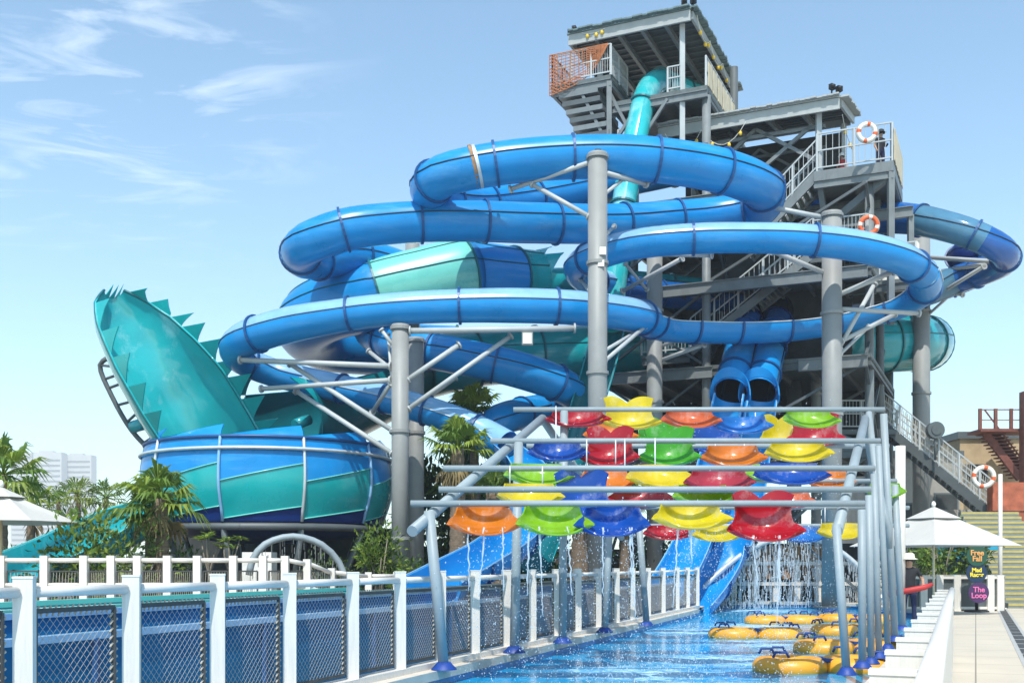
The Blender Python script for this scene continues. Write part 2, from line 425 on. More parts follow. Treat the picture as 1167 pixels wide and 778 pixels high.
# planted strips of soil behind the fences
mb = MB(); mb.add([(-40, 25.5, .02), (-3.9, 25.5, .02), (-1.5, 28, .02), (5.2, 44, .02), (5.2, 60, .02), (-60, 60, .02)], [(0, 1, 2, 3, 4, 5)])
structure('planting_soil', mb, 'soil')
mb = MB(); mb.box((12.3, 27, .004), (.34, 30, .008), 0, -.4)
for k in range(22): mb.box((12.3-math.sin(-.4)*(k*1.3-14), 27+math.cos(-.4)*(k*1.3-14), .011), (.2, 1.1, .006), 1, -.4)
structure('drain_grate', mb, ['grate', 'frame_dark'])

# ================================================================== FENCES
post_px = [-110, 28, 150, 248, 330, 402, 456, 502, 541, 577, 606, 634, 658, 681, 702, 720, 738, 755, 771, 783, 794]
def fence_pt(px):
    # intersection of the pixel column with the fence line X = lx(Y) - .22
    k = (px-583.5)/F; Y = (-6.22)/(k-.3425); return Vector((k*Y, Y, 0))
fence = thing('net_fence', 'white post fence with rope net panels along the left pool edge, nearest the camera', 'fence', fence_pt(456))
fp = [fence_pt(x) for x in post_px]
TOP = 1.40
d = (fp[-1]-fp[0]).normalized(); rzf = math.atan2(d.y, d.x)
for p in fp:
    mb = MB(); mb.box((p.x, p.y, TOP/2+.04), (.135, .135, TOP-.08), 0, .22)
    mb.box((p.x, p.y, TOP+.008), (.143, .143, .016), 0, .22); mb.build('post', 'white_paint', fence)
for a, b in zip(fp[:-1], fp[1:]):
    t = (b-a).normalized(); a2 = a+t*.08; b2 = b-t*.08
    mb = MB(); z = Vector((0, 0, 1.30)); mb.cyl(a2+z, b2+z, .040, 12)
    mb.build('top_rail', 'white_pipe', fence)
    # net panel: dark frame, rope lacing, diamond net
    if a.y < 0: continue
    Lb = (b2-a2).length
    x0, x1, z0, z1 = .02, Lb-.14, .24, 1.16
    mb = MB(); U = Vector((0, 0, 1))
    def q(x, z): return a2+t*x+U*z
    for (e, f) in ((q(x0, z1), q(x1, z1)), (q(x0, z0), q(x1, z0))): mb.bar(e, f, .03, .035)
    for x in (x0, x1): mb.bar(q(x, z0), q(x, z1), .03, .035)
    fr_ = mb.build('net_frame', 'frame_dark', fence)
    mb = MB(); s = .072; side = Vector((t.y, -t.x, 0))
    W = x1-x0; H = z1-z0; n = int((W+H)/s)
    wr = .0024
    for k in range(1, n):
        c = k*s
        # x+z = c
        e = (max(0, c-H), min(H, c)); f = (min(W, c), max(0, c-W))
        if abs(e[0]-f[0]) > .01: mb.tube([q(x0+e[0], z0+e[1]), q(x0+f[0], z0+f[1])], wr, 4, caps=False)
        e = (max(0, c-H), H-min(H, c)); f = (min(W, c), H-max(0, c-W))
        if abs(e[0]-f[0]) > .01: mb.tube([q(x0+e[0], z0+e[1]), q(x0+f[0], z0+f[1])], wr, 4, caps=False)
    for k in range(int(H/.06)):                                 # rope lacing
        zz = z0+k*.06; mb.tube([q(x1-.05, zz), q(x1-.015, zz+.03), q(x1+.04, zz+.045)], .011, 4, caps=False)
    for k in range(int(W/.06)):
        xx = x0+k*.06; mb.tube([q(xx, z1-.04), q(xx+.02, z1), q(xx+.045, z1+.035)], .011, 4, caps=False)
    mb.build('rope_net', 'rope', fence)
mb = MB(); mb.bar(fp[0]+Vector((0, 0, .13)), fp[-1]+Vector((0, 0, .13)), .20, .10); mb.build('plinth', 'white_paint', fence)
# front edge of the pool, in front of the camera
# --- rear fence on the left
rear = [(-150, 23), (-62, 23), (2, 23), (51, 23), (96, 23.05), (127, 23.1), (157, 23.15), (191, 23.2), (225, 23.3), (266, 23.4), (300, 23.6), (325, 23.8), (350, 24.2), (378, 25.2), (420, 26.3), (452, 26.9)]
rf = thing('terrace_fence', 'white post and double rail fence along the terrace behind the blue runout trough', 'fence', G(200, 23))
pts = [G(px, Y) for px, Y in rear]
for i, p in enumerate(pts):
    h = 1.69 if i < 12 else (1.62 if i == 12 else 1.42 if i == 13 else 1.32)
    mb = MB(); mb.box((p.x, p.y, h/2), (.155, .155, h), 0, .02); mb.build('post', 'white_paint', rf)
    if i+1 < len(pts):
        b = pts[i+1]; t = (b-p).normalized(); h2 = 1.69 if i+1 < 12 else (1.62 if i+1 == 12 else 1.42 if i+1 == 13 else 1.32)
        for dz in (.10, .62):
            mb = MB(); mb.cyl(p+t*.08+Vector((0, 0, h-dz)), b-t*.08+Vector((0, 0, h2-dz)), .05, 8); mb.build('rail', 'white_pipe', rf)
        if i < 13:
            mb = MB()
            a2 = p+t*.12; b2 = b-t*.12; U = Vector((0, 0, 1))
            for z in (.42, 1.36): mb.bar(a2+U*z, b2+U*z, .03, .03)
            for e in (a2, b2): mb.bar(e+U*.42, e+U*1.36, .03, .03)
            for k in range(9): mb.bar(lerp(a2, b2, k/9)+U*.42, lerp(a2, b2, (k+1)/9)+U*1.36, .008, .008, 1)
            mb.build('net_frame', ['frame_dark', 'rope'], rf)
# terrace retaining wall below the rear fence
t = MB(); t.bar(G(-200, 23)+Vector((0, .12, .3)), G(300, 23.6)+Vector((0, .12, .3)), .5, .6)
tag(t.build('terrace_wall', 'tan_wall', loc=G(100, 23)), 'low tan retaining wall seen through the net under the terrace fence', 'wall')
# --- right fence
def rfp(Y): return Vector((-.126+.407*Y, Y, 0))
rfe = thing('deck_fence', 'white wooden plank fence with a pipe handrail running along the right deck', 'fence', rfp(6))
ys = [3.3, 4.3, 5.25, 6.15, 7.1, 8.15, 9.3, 10.5, 11.8, 13.2, 14.7, 16.3, 18.0]
for Y in ys:
    p = rfp(Y)+Vector((-.13, 0, 0)); mb = MB(); mb.box((p.x, p.y, .54), (.17, .10, 1.06), 0, math.atan(1/.407)-math.pi/2)
    mb.box((p.x, p.y, 1.08), (.18, .11, .02), 0, math.atan(1/.407)-math.pi/2); mb.build('post', 'white_paint', rfe)
mb = MB(); z = Vector((.02, 0, 1.08)); mb.tube([rfp(1.5)+z, rfp(6)+z, rfp(12)+z, rfp(18.2)+z], .048, 12); mb.build('handrail', 'white_pipe', rfe)
for a, b in zip(ys[:-1], ys[1:]):
    mb = MB(); A = rfp(a)+Vector((.03, 0, 0)); B = rfp(b)+Vector((.03, 0, 0))
    nn = 4
    for k in range(nn):
        c = lerp(A, B, (k+.5)/nn); mb.box((c.x, c.y, .55), (.03, (B-A).length/nn*.86, .9), 0, math.atan(1/.407)-math.pi/2)
    mb.build('plank_panel', 'white_paint', rfe)
# --- low fence at the back of the right deck
lf = thing('planter_fence', 'low white fence with dark mesh bays behind the round ride signs', 'fence', G(1090, 35.5))
lp = [(1030, 35.5), (1052, 35.5), (1070, 35.5), (1090, 35.5), (1128, 35.5), (1139, 35.5)]
for px, Y in lp:
    p = G(px, Y); mb = MB(); mb.box((p.x, p.y, .58), (.22, .2, 1.16)); mb.build('post', 'white_paint', lf)
for (a, Ya), (b_, Yb) in zip(lp[:-1], lp[1:]):
    A = G(a, Ya); B = G(b_, Yb); 
    for zq in (1.08, .1): mb = MB(); mb.bar(A+Vector((.11, 0, zq)), B+Vector((-.11, 0, zq)), .14, .08); mb.build('rail', 'white_paint', lf)
    mb = MB(); mb.bar(A+Vector((.11, .03, .58)), B+Vector((-.11, .03, .58)), .02, .9); mb.build('mesh_bay', 'steel_dark', lf)
mb = MB(); A = G(1066, 36.4); B = G(1140, 36.4); mb.bar(A+Vector((0, 0, .55)), B+Vector((0, 0, .55)), .7, 1.1); mb.bar(A+Vector((0, 0, 1.13)), B+Vector((0, 0, 1.13)), .8, .06)
tag(mb.build('planter_wall', 'grey_wall', loc=G(1100, 36.4)), 'long grey planter wall behind the ride signs', 'planter')

# ================================================================== RUNOUT TROUGHS behind the left fence
def tx(Y, d): return -6.0-d+.3425*Y
ro = thing('runout_trough', 'long blue water slide runout trough behind the net fence', 'slide trough', Vector((tx(12, 1.7), 12, 0)))
def lane(parent, d0, d1, zr0, zr1, zb, Y0, Y1, m, rim, mr):
    rows = []; U = Vector((0, 0, 1))
    prof = [(d0, .0), (d0, zr0), (d0+.07, zr0), (d0+.10, zr0-.25), (d0+.28, zb), (d1-.28, zb), (d1-.10, zr1-.2), (d1-.07, zr1), (d1, zr1), (d1, .0)]
    n = 14; mb = MB()
    Ys = [lerp(Y0, Y1, k/n) for k in range(n+1)]
    mb.grid([[Vector((tx(Y, dd), Y, max(.012, z))) for dd, z in prof] for Y in Ys], 0, False)
    for e in (0, -1): mb.add([Vector((tx(Ys[e], dd), Ys[e], max(.012, z))) for dd, z in prof], [tuple(range(len(prof)))])
    mb.build('trough_shell', m, parent)
    for (dd, zz) in ((d0+.035, zr0+.02), (d1-.035, zr1+.02)):
        mb = MB(); mb.bar(Vector((tx(Y0, dd), Y0, zz)), Vector((tx(Y1, dd), Y1, zz)), .14, .06); mb.build('rim', rim, parent)
    k = Y0+1.2
    while k < Y1:
        mb = MB(); mb.bar(Vector((tx(k, d0-.02), k, .03)), Vector((tx(k, d0-.02), k, zr0)), .05, .06); mb.build('rib', mr, parent); k += 2.6
lane(ro, .95, 2.5, .86, .98, .5, 3.2, 36, 'trough_blue', 'blue_pale', 'flange_blue')
ro2 = thing('teal_runout_trough', 'teal water slide runout trough beyond the blue one, below the terrace fence', 'slide trough', Vector((tx(10, 3.4), 10, 0)))
lane(ro2, 2.75, 4.2, 1.0, 1.02, .55, 3.2, 21, 'teal', 'mint', 'flange_teal')

# ================================================================== SUPPORT COLUMNS with bracket arms
def column(px, Y, ytop, r, label, arms=(), m='steel', collar=True, stickers=False):
    c = G(px, Y); zt = P(px, ytop, Y).z
    col = thing('support_column', label, 'column', c, 'grey steel columns carrying the slides')
    mb = MB(); mb.tube([c+Vector((0, 0, .0)), c+Vector((0, 0, zt))], r, 20); mb.build('shaft', m, col)
    mb = MB(); mb.lathe((c.x, c.y, .005), [(0, .06), (r*1.9, .06), (r*1.9, 0)], 20, smooth=False); mb.build('base_plate', 'steel_dark', col)
    if collar:
        for zz in (zt-.12, zt-3.5, zt-7):
            if zz > 1:
                mb = MB(); mb.lathe((c.x, c.y, zz), [(r+.002, -.05), (r+.05, -.05), (r+.05, .05), (r+.002, .05)], 20, smooth=False); mb.build('collar', 'steel', col)
    for (a, b, w) in arms:
        A = P(*a); B = P(*b); mb = MB(); mb.tube([A, B], w, 8)
        t = (B-A).normalized(); mb.tube([A, A+t*.06], w*1.7, 8); mb.tube([B-t*.06, B], w*1.7, 8)
        mb.build('bracket_arm', 'steel_light', col)
    return col
c1 = column(681, 35, 175, .31, 'tallest bright grey column in front of the slides with two small white notices', [
    ((676, 184, 35), (581, 216, 36), .085), ((672, 247, 35), (606, 210, 35.7), .075), ((686, 196, 35), (737, 210, 36.2), .085),
    ((688, 222, 35), (712, 203, 35.8), .06), ((688, 355, 35), (662, 318, 38.5), .07), ((688, 270, 35), (700, 258, 38.5), .06), ((688, 412, 35), (735, 372, 37.5), .07), ((688, 400, 35), (725, 378, 37.5), .06)])
mb = MB()
for (px, py, w, h) in ((686, 289, .2, .24), (684, 303, .2, .2)):
    c = P(px, py, 35); mb.box((c.x, c.y-.325, c.z), (w, .02, h))
mb.build('notice', 'ring_white', c1)
mb = MB(); c = P(681, 176, 35); mb.box((c.x, c.y, c.z+.02), (.2, .5, .12)); mb.build('cap_bracket', 'black', c1)
column(456, 36, 370, .285, 'bright grey column in front of the blue bowl, ending under the lowest tube', [
    ((466, 377, 36), (656, 374, 36.2), .10), ((446, 417, 36), (273, 410, 37.6), .09), ((446, 433, 36), (297, 443, 38), .085),
    ((448, 491, 36), (330, 414, 37.6), .085), ((448, 517, 36), (337, 445, 38), .085), ((465, 466, 36), (583, 382, 36.6), .08), ((449, 395, 36), (434, 375, 36), .06),
    ((464, 433, 36), (524, 392, 36.3), .085), ((446, 436, 36), (424, 470, 37.8), .07), ((449, 460, 36), (442, 380, 36.3), .05)])
column(474, 40.5, 385, .30, 'shaded grey column directly behind the bright one by the bowl', [((478, 460, 40.5), (520, 430, 41), .07), ((470, 440, 40.5), (420, 400, 42), .08)])
column(948, 38, 242, .34, 'thick grey column below the right loop and beside the upper landing', [
    ((944, 249, 38), (852, 231, 38.8), .09), ((942, 312, 38), (880, 286, 37.2), .09), ((953, 337, 38), (1018, 309, 37.6), .09), ((956, 397, 38), (997, 323, 38.6), .08),
    ((958, 389, 38), (1020, 358, 39.6), .08), ((955, 352, 38), (1048, 357, 38.8), .085), ((957, 404, 38), (990, 372, 40), .06)])
column(746, 42, 250, .30, 'shaded grey column just right of the brightest one, behind the right loop', [
    ((700, 289, 40), (812, 291, 38.2), .08), ((709, 332, 41), (778, 294, 39), .08), ((738, 331, 41.7), (712, 300, 41), .06), ((752, 411, 42), (803, 392, 40.5), .08), ((752, 395, 42), (790, 380, 40.6), .06)])
column(1050, 47, 262, .36, 'rightmost dark grey column standing below the far right tubes', [
    ((1054, 293, 47), (1146, 299, 42.3), .09), ((1054, 312, 47), (1150, 297, 42.5), .08), ((1054, 345, 47), (1122, 303, 43), .08), ((1054, 330, 47), (1098, 336, 45.4), .07), ((1054, 362, 47), (1092, 328, 45.5), .06)])
column(536, 46, 425, .27, 'short grey column seen between the palms and the curled blue tube', [((532, 445, 46), (500, 420, 46), .06)])
column(470, 43, 262, .28, 'grey column behind the left loops, its top just under the second tube')
column(905, 46, 372, .3, 'slim grey column inside the tower behind the twin tubes', m='steel_dark')
column(930, 45, 352, .2, 'thin grey post left of the thick right column', m='steel')
# ================================================================== SLIDES
A = thing('loop_slide', 'large blue tube slide looping twice high across the front of the tower', 'water slide', P(560, 640, 38))
slide_tube(A, [(800, 186, 46.5, .68), (735, 200, 45.5, .68), (671, 213, 44, .68), (600, 226, 42, .68), (540, 232, 40, .68), (500, 226, 38, .68), (490, 213, 36.6, .68), (506, 200, 35.8, .67), (565, 187, 35.6, .68), (640, 180, 35.7, .69),
              (720, 180, 35.8, .71), (800, 190, 36.2, .72), (850, 204, 37, .72), (872, 220, 38.6, .71), (862, 238, 40.2, .70), (820, 246, 40.6, .69), (760, 251, 40.2, .69), (700, 255, 39.4, .69), (600, 254, 38.2, .69), (530, 252, 37.6, .68), (455, 254, 37.2, .68), (392, 262, 36.8, .69),
              (352, 277, 37.0, .69), (343, 292, 38.6, .68), (362, 297, 40.6, .68), (405, 292, 42, .68), (470, 312, 44, .68), (492, 332, 45.5, .68), (455, 352, 46, .68), (422, 372, 44.5, .68), (440, 388, 42.8, .68), (482, 398, 41.4, .68), (529, 407, 41, .68),
              (600, 424, 41, .68), (642, 440, 41.6, .66), (655, 455, 43, .64), (630, 464, 44, .62), (595, 471, 43, .62), (565, 482, 41.8, .62), (556, 498, 42, .6), (580, 515, 43.5, .6), (640, 530, 44, .6)],
           ['blue'], 'blue_tube', every=2.5)
# coloured repair bands near the left end of the top loop
for (px, py, Y, m_) in ((540, 190.5, 35.62, 'timber'), (544, 190, 35.6, 'rail_silver')):
    c = P(px, py, Y); a = P(px-8, py+2, Y); t = (c-a).normalized(); u = (Vector((0, 0, 1))-t*t.z).normalized()
    mb = MB(); s_ = t.cross(u); n = 24
    mb.grid([[c+t*z+(u*math.cos(2*math.pi*k/n)+s_*math.sin(2*math.pi*k/n))*(.70) for k in range(n+1)] for z in (-.05, .05)])
    mb.build('painted_band', m_, A)
D = thing('ribbon_slide', 'slim pale topped blue tube slide winding from the far right down to the splash chute', 'water slide', P(660, 640, 37))
# far right upper part: deep blue with clear lengths
def clear_tone(spans):
    def f(fr, path):
        d = arc_len(path); tot = d[-1]
        return lambda i, j: 1 if any(a <= d[min(i, len(d)-1)] <= b for a, b in spans) else 0
    return f
slide_tube(D, [(930, 240, 46.5, .64), (985, 246, 45, .64), (1040, 250, 43.4, .60), (1075, 257, 42.4, .57), (1110, 268, 41.8, .55), (1139, 283, 41.8, .54), (1145, 297, 43, .54), (1122, 308, 44.6, .58), (1092, 318, 45.6, .58), (1052, 334, 46, .58), (1000, 343, 46, .56), (930, 346, 45.5, .55), (850, 342, 45, .55), (760, 336, 44.5, .53), (700, 326, 42.5, .53)],
           ['blue_deep', 'blue_clear'], 'deep_blue_tube', every=2.3, matf=clear_tone([(4.6, 7.2), (12.2, 14.0)]), start=4.5)
slide_tube(D, [(1150, 292, 44, .55), (1118, 290, 45.8, .55), (1098, 288, 46, .55), (1095, 300, 46.8, .55), (1120, 309, 47.2, .5), (1085, 325, 48, .5), (1040, 340, 49, .5)], ['navy'], 'inner_tube', every=1.5)
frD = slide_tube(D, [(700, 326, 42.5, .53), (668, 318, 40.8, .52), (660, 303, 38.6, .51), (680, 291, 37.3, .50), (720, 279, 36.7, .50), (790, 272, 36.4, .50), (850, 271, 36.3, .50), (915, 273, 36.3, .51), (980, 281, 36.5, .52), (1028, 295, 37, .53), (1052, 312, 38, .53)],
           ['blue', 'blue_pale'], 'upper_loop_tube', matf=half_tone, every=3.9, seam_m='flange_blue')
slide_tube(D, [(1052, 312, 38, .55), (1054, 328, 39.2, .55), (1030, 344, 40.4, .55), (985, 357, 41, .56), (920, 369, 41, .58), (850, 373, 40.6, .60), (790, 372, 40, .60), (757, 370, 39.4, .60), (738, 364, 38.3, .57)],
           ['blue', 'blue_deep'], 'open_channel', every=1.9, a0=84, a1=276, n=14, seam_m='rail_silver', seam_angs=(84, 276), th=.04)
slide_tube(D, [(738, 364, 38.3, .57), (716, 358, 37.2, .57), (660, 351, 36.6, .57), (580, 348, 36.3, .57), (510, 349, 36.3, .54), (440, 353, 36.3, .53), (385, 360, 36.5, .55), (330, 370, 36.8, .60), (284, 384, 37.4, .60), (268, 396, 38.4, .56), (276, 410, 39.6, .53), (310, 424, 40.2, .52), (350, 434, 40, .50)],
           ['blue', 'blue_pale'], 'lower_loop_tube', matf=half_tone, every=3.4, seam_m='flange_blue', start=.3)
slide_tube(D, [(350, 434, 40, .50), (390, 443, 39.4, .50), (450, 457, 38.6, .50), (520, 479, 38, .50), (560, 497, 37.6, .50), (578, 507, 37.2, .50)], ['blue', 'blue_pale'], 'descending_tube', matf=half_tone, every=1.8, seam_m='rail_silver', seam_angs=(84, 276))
slide_tube(D, [(578, 507, 37.2, .50), (600, 526, 35.6, .55), (612, 556, 33, .6), (603, 586, 29.8, .62), (576, 614, 26.2, .66), (530, 641, 22.6, .66), (487, 664, 19.4, .62)], ['blue'], 'splash_chute', a0=88, a1=272, n=14, every=2.4, seam_m='blue_pale', seam_angs=(88, 272), th=.05)
# --- teal free fall slide
Fs = thing('freefall_slide', 'steep teal tube dropping from the top platform of the tower', 'water slide', P(660, 640, 41))
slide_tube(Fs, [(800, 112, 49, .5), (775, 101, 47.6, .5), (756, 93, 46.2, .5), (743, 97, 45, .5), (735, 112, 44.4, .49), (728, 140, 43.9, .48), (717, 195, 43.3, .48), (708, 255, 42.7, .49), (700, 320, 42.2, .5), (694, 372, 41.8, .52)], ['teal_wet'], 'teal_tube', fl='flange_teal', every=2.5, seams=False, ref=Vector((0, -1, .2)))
slide_tube(Fs, [(694, 372, 41.8, .60), (682, 420, 41.4, .60), (668, 465, 40.9, .60), (650, 520, 40.2, .6), (630, 580, 39.2, .62), (606, 636, 37.5, .7)], ['teal_dark'], 'open_flume', fl='flange_teal', every=3, a0=90, a1=270, n=14, seam_m='teal', seam_angs=(90, 270), ref=Vector((-.2, -1, .3)), th=.04)
# --- big teal raft tube + patterned funnel
Rf = thing('raft_slide', 'wide teal raft slide with a flared blue and mint section inside the loops', 'water slide', P(560, 640, 45))
slide_tube(Rf, [(1052, 392, 53, 1.24), (1054, 391, 50.5, 1.24), (1035, 391, 48.6, 1.24), (1000, 392, 47.8, 1.24), (940, 394, 47.6, 1.22), (850, 400, 48, 1.22), (750, 402, 48, 1.2), (680, 402, 47.5, 1.2), (610, 404, 46.6, 1.18), (540, 408, 45.6, 1.2), (480, 420, 44.6, 1.25)], ['teal'], 'teal_tube', fl='flange_teal', every=2.6, seam_m='flange_teal')
slide_tube(Rf, [(800, 330, 48, .5), (720, 322, 47, .5), (650, 319, 46, .5), (596, 320, 45, .5)], ['teal'], 'feed_tube', fl='flange_teal', every=2.4)
fun = [(612, 318, 44.6, 1.12), (592, 318, 44.2, 1.2), (585, 318, 44.0, 1.25), (556, 317, 43.5, 1.35), (530, 316, 43.1, 1.5), (526, 316, 43.0, 1.52), (480, 325, 42.6, 1.40), (431, 336, 42.4, 1.34), (428, 337, 42.4, 1.34), (385, 347, 42.8, 1.3), (355, 362, 43.8, 1.25), (350, 378, 45.4, 1.2), (375, 392, 47, 1.15), (440, 398, 48, 1.15), (520, 402, 48, 1.15)]
_fp = [(P(*q[:3]), q[3]) for q in fun]; _path = spline(_fp, .2); FUN_FR = frames(_path); FUN_K = []; _k = 0
for q_, r_q in _path:                       # which control point each sample has reached
    while _k+1 < len(_fp) and (q_-_fp[_k+1][0]).length < 1e-4: _k += 1
    FUN_K.append(_k)
_last = {}
for i_, k_ in enumerate(FUN_K): _last.setdefault(k_, i_)
FUN_K = [k_ if _last[k_] == i_ else k_+.5 for i_, k_ in enumerate(FUN_K)]
def seg(a, b, m_, name, cut=None):
    fr = [f for f, k in zip(FUN_FR, FUN_K) if a <= k <= b-1]; mb = MB(); sweep(mb, fr, 26, th=.04); mb.build(name, m_, Rf)
    mb = MB()
    for ang in (75, 285, 40, 320):
        t_ = R(ang); mb.tube([p+(u*math.cos(t_)+s*math.sin(t_))*(r+.012) for (p, r, t, u, s) in fr], .022, 5)
    mb.build('panel_seam', 'flange_teal', Rf); flange(fr[-1], Rf, 'flange_teal', h=.07)
    return fr
f1 = seg(0, 3, 'sea_green', 'mint_mouth'); seg(2, 6, 'blue', 'blue_flare'); seg(5, 8, 'mint', 'mint_flare'); seg(7, 15, 'blue', 'blue_bend')
# pointed scallops round the mouth
p, r, t, u, s = f1[0]
mb = MB()
for k in range(8):
    a0 = 2*math.pi*k/8; rows = []
    for i in range(5):
        v = i/4; w = (1-v)**1.3
        rows.append([p-t*(v*.8)+(u*math.cos(a0+.785*(j/4*w+ (1-w)*.9))+s*math.sin(a0+.785*(j/4*w+(1-w)*.9)))*(r+.15*v) for j in range(5)])
    mb.shell(rows, .03)
mb.build('scallop_fin', 'sea_green', Rf)
# --- twin tubes
for k, (pp, lab) in enumerate(((((862, 340, 45.6, .55), (852, 365, 44.2, .56), (843, 402, 42, .58), (833, 446, 40.4, .60)), 'left one of the twin blue tubes that end in open hoods above the colourful scoops'),
                               (((896, 338, 45.6, .55), (886, 365, 44.2, .56), (877, 402, 42, .58), (866, 446, 40.4, .60)), 'right one of the twin blue tubes that end in open hoods above the colourful scoops'))):
    T = thing('twin_slide', lab, 'water slide', G((790, 812)[k], 38), 'twin racing slides')
    slide_tube(T, [(pp[0][0]+(-45, 8)[k], pp[0][1]+24, 49.5, .5), (pp[0][0]-14, pp[0][1]+4, 48.2, .52), pp[0], pp[1]], ['black_tube'], 'dark_tube', every=1.0, fl='navy', seams=False)
    fr = slide_tube(T, pp[1:], ['blue_deep', 'blue', 'black_tube'], 'hooded_tube', every=1.6, inner_mi=2, seams=True, matf=lambda fr, path: (lambda i, j: 1 if i > len(path)*.45 else 0), start=.8)  # near-black inside faces: the shade in the mouths put into the colour
    # hood: a raised lip whose top reaches forward and up
    pq, r, tt, u, s = fr[-1]
    n = 28; rows = []
    for v in (0, .35, .7, 1.0):
        row = []
        for q in range(n+1):
            a = 2*math.pi*q/n; top = max(0, math.cos(a))
            rr_ = r+.02+v*(.10+.20*top**2)
            row.append(pq+(u*math.cos(a)+s*math.sin(a))*rr_+tt*(v*.35-.06-v*.55*top)-u*0)
        rows.append(row)
    mb = MB(); mb.shell(rows, -.05); mb.build('hood', 'blue', T)
    fl_pts = (((833, 452, 40.2, .62), (823, 500, 39.9, .66), (806, 570, 39.4, .7), (786, 622, 38.4, .74), (764, 662, 36.8, .76), (748, 684, 35.6, .74)),
              ((866, 452, 40.2, .62), (857, 515, 39.9, .66), (845, 580, 39.6, .7), (826, 632, 39.2, .74), (804, 668, 37.6, .76), (786, 690, 36.3, .74)))[k]
    slide_tube(T, fl_pts, ['blue'], 'open_flume', a0=88, a1=272, n=14, every=2.2, seam_m='blue_pale', seam_angs=(88, 272), th=.05)

# ================================================================== BOWL, WAVE WALL
bc = G(306, 40.6); RB = 4.35
BW = thing('bowl_slide', 'huge blue and teal panelled bowl with sawtooth rim at the lower left', 'water slide', bc)
zT, zB = 5.75, 2.95
def br(v): return RB*(1.0+.035*math.sin(math.pi*min(1, v*1.1))-.07*max(0, v-.55)**1.4*2)
NP = 10; ph0 = -.145; dth = 2*math.pi/NP
def bp_(th, v):
    r = br(v); return Vector((bc.x+r*math.sin(th), bc.y-r*math.cos(th), zT-v*(zT-zB)))
for k in range(NP):
    t0 = ph0+k*dth
    mb = MB()
    def bl(f): return [0.0, +.53-.22*f, .97-.15*f, 1.0]
    for band in range(3):
        n = 12; rows = []
        for i in range(7):
            row = []
            for j in range(n+1):
                f = j/n; bb = bl(f); v = lerp(bb[band], bb[band+1], i/6); row.append(bp_(t0+dth*f, v))
            rows.append(row)
        mb.shell(rows, -.03, band)
    pn = mb.build('bowl_panel', ['blue', 'sea_green', 'navy'], BW)
    for e in (1, 2):
        mb = MB(); mb.tube([bp_(t0+dth*j/12, bl(j/12)[e])*1.0+Vector((math.sin(t0+dth*j/12), -math.cos(t0+dth*j/12), 0))*.03 for j in range(13)], .022, 5); mb.build('panel_lip', 'mint', pn)
    mb = MB(); mb.tube([bp_(t0, v/8)+Vector((math.sin(t0), -math.cos(t0), 0))*.04 for v in range(9)], .055, 6); mb.build('rib', 'rail_silver' if k % 2 else 'blue_pale', BW)
    # sawtooth fin on the rim
    rows = []
    for j in range(9):
        f = j/8; th = t0+dth*f
        o = Vector((math.sin(th), -math.cos(th), 0)); b0 = bp_(th, 0)
        rows.append([b0-o*.02, b0+Vector((0, 0, +.02+.18*f))-o*.10, b0+Vector((0, 0, +.03+.38*f))-o*.28])
    mb = MB(); mb.shell(rows, .04); mb.build('rim_fin', 'blue', BW)
def ring(v, dr, rr, m_, name, zoff=0):
    mb = MB(); n = 64
    mb.tube([bp_(2*math.pi*i/n, v)+Vector((math.sin(2*math.pi*i/n), -math.cos(2*math.pi*i/n), 0))*dr+Vector((0, 0, zoff)) for i in range(n+1)], rr, 8, caps=False); mb.build(name, m_, BW)
ring(0, .03, .06, 'flange_blue', 'rim_pipe'); ring(.14, .10, .06, 'rail_silver', 'ring_pipe'); ring(1, .0, .13, 'steel_dark', 'base_pipe', -.18)
mb = MB(); mb.lathe((bc.x, bc.y, 0), [(br(1), zB), (3.2, 2.55), (1.6, 2.3), (0.05, 2.25)], 40); mb.build('bowl_floor', 'navy', BW)
for k in range(NP):
    th = ph0+k*dth; a = bp_(th, 1)+Vector((0, 0, -.2)); mb = MB(); mb.tube([a, Vector((a.x*.7+bc.x*.3, a.y*.7+bc.y*.3, .0))], .11, 8); mb.build('bowl_leg', 'steel_dark', BW)
mb = MB()
for k in range(3):
    c = P(281+k*3, 629-0*k, 35.2); 
mb.box((G(296, 35.6).x, 35.6, .95), (.95, .8, 1.9)); tag(mb.build('pump_cabinet', 'lamp_white', loc=G(296, 35.6)), 'pale square pump housing below the blue and teal bowl', 'cabinet')
# wave wall
WV = thing('wave_wall', 'tall teal half pipe wall edged with pointed fins rising out of the bowl', 'water slide', P(235, 640, 39))
axis = spline([(P(268, 545, 39.6), 1.75), (P(240, 498, 39.0), 1.8), (P(208, 447, 38.5), 1.8), (P(176, 402, 38.3), 1.6), (P(150, 364, 38.5), 1.3), (P(139, 346, 38.8), 1.0), (P(133, 336, 39.0), .62), (P(130, 331, 39.1), .38)], .3)
nref = Vector((.66, -.74, .08)).normalized(); fr = []
for i, (p, r) in enumerate(axis):
    t = (axis[min(i+1, len(axis)-1)][0]-axis[max(i-1, 0)][0]).normalized(); n_ = (nref-t*nref.dot(t)).normalized()
    fr.append((p, r, t, n_, t.cross(n_)))
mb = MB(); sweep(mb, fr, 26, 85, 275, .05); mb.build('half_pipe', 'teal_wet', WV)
def edge_pt(i, sgn):
    p, r, t, u, s = fr[i]; a = R(88*sgn); return p+(u*math.cos(a)+s*math.sin(a))*(r-.02)
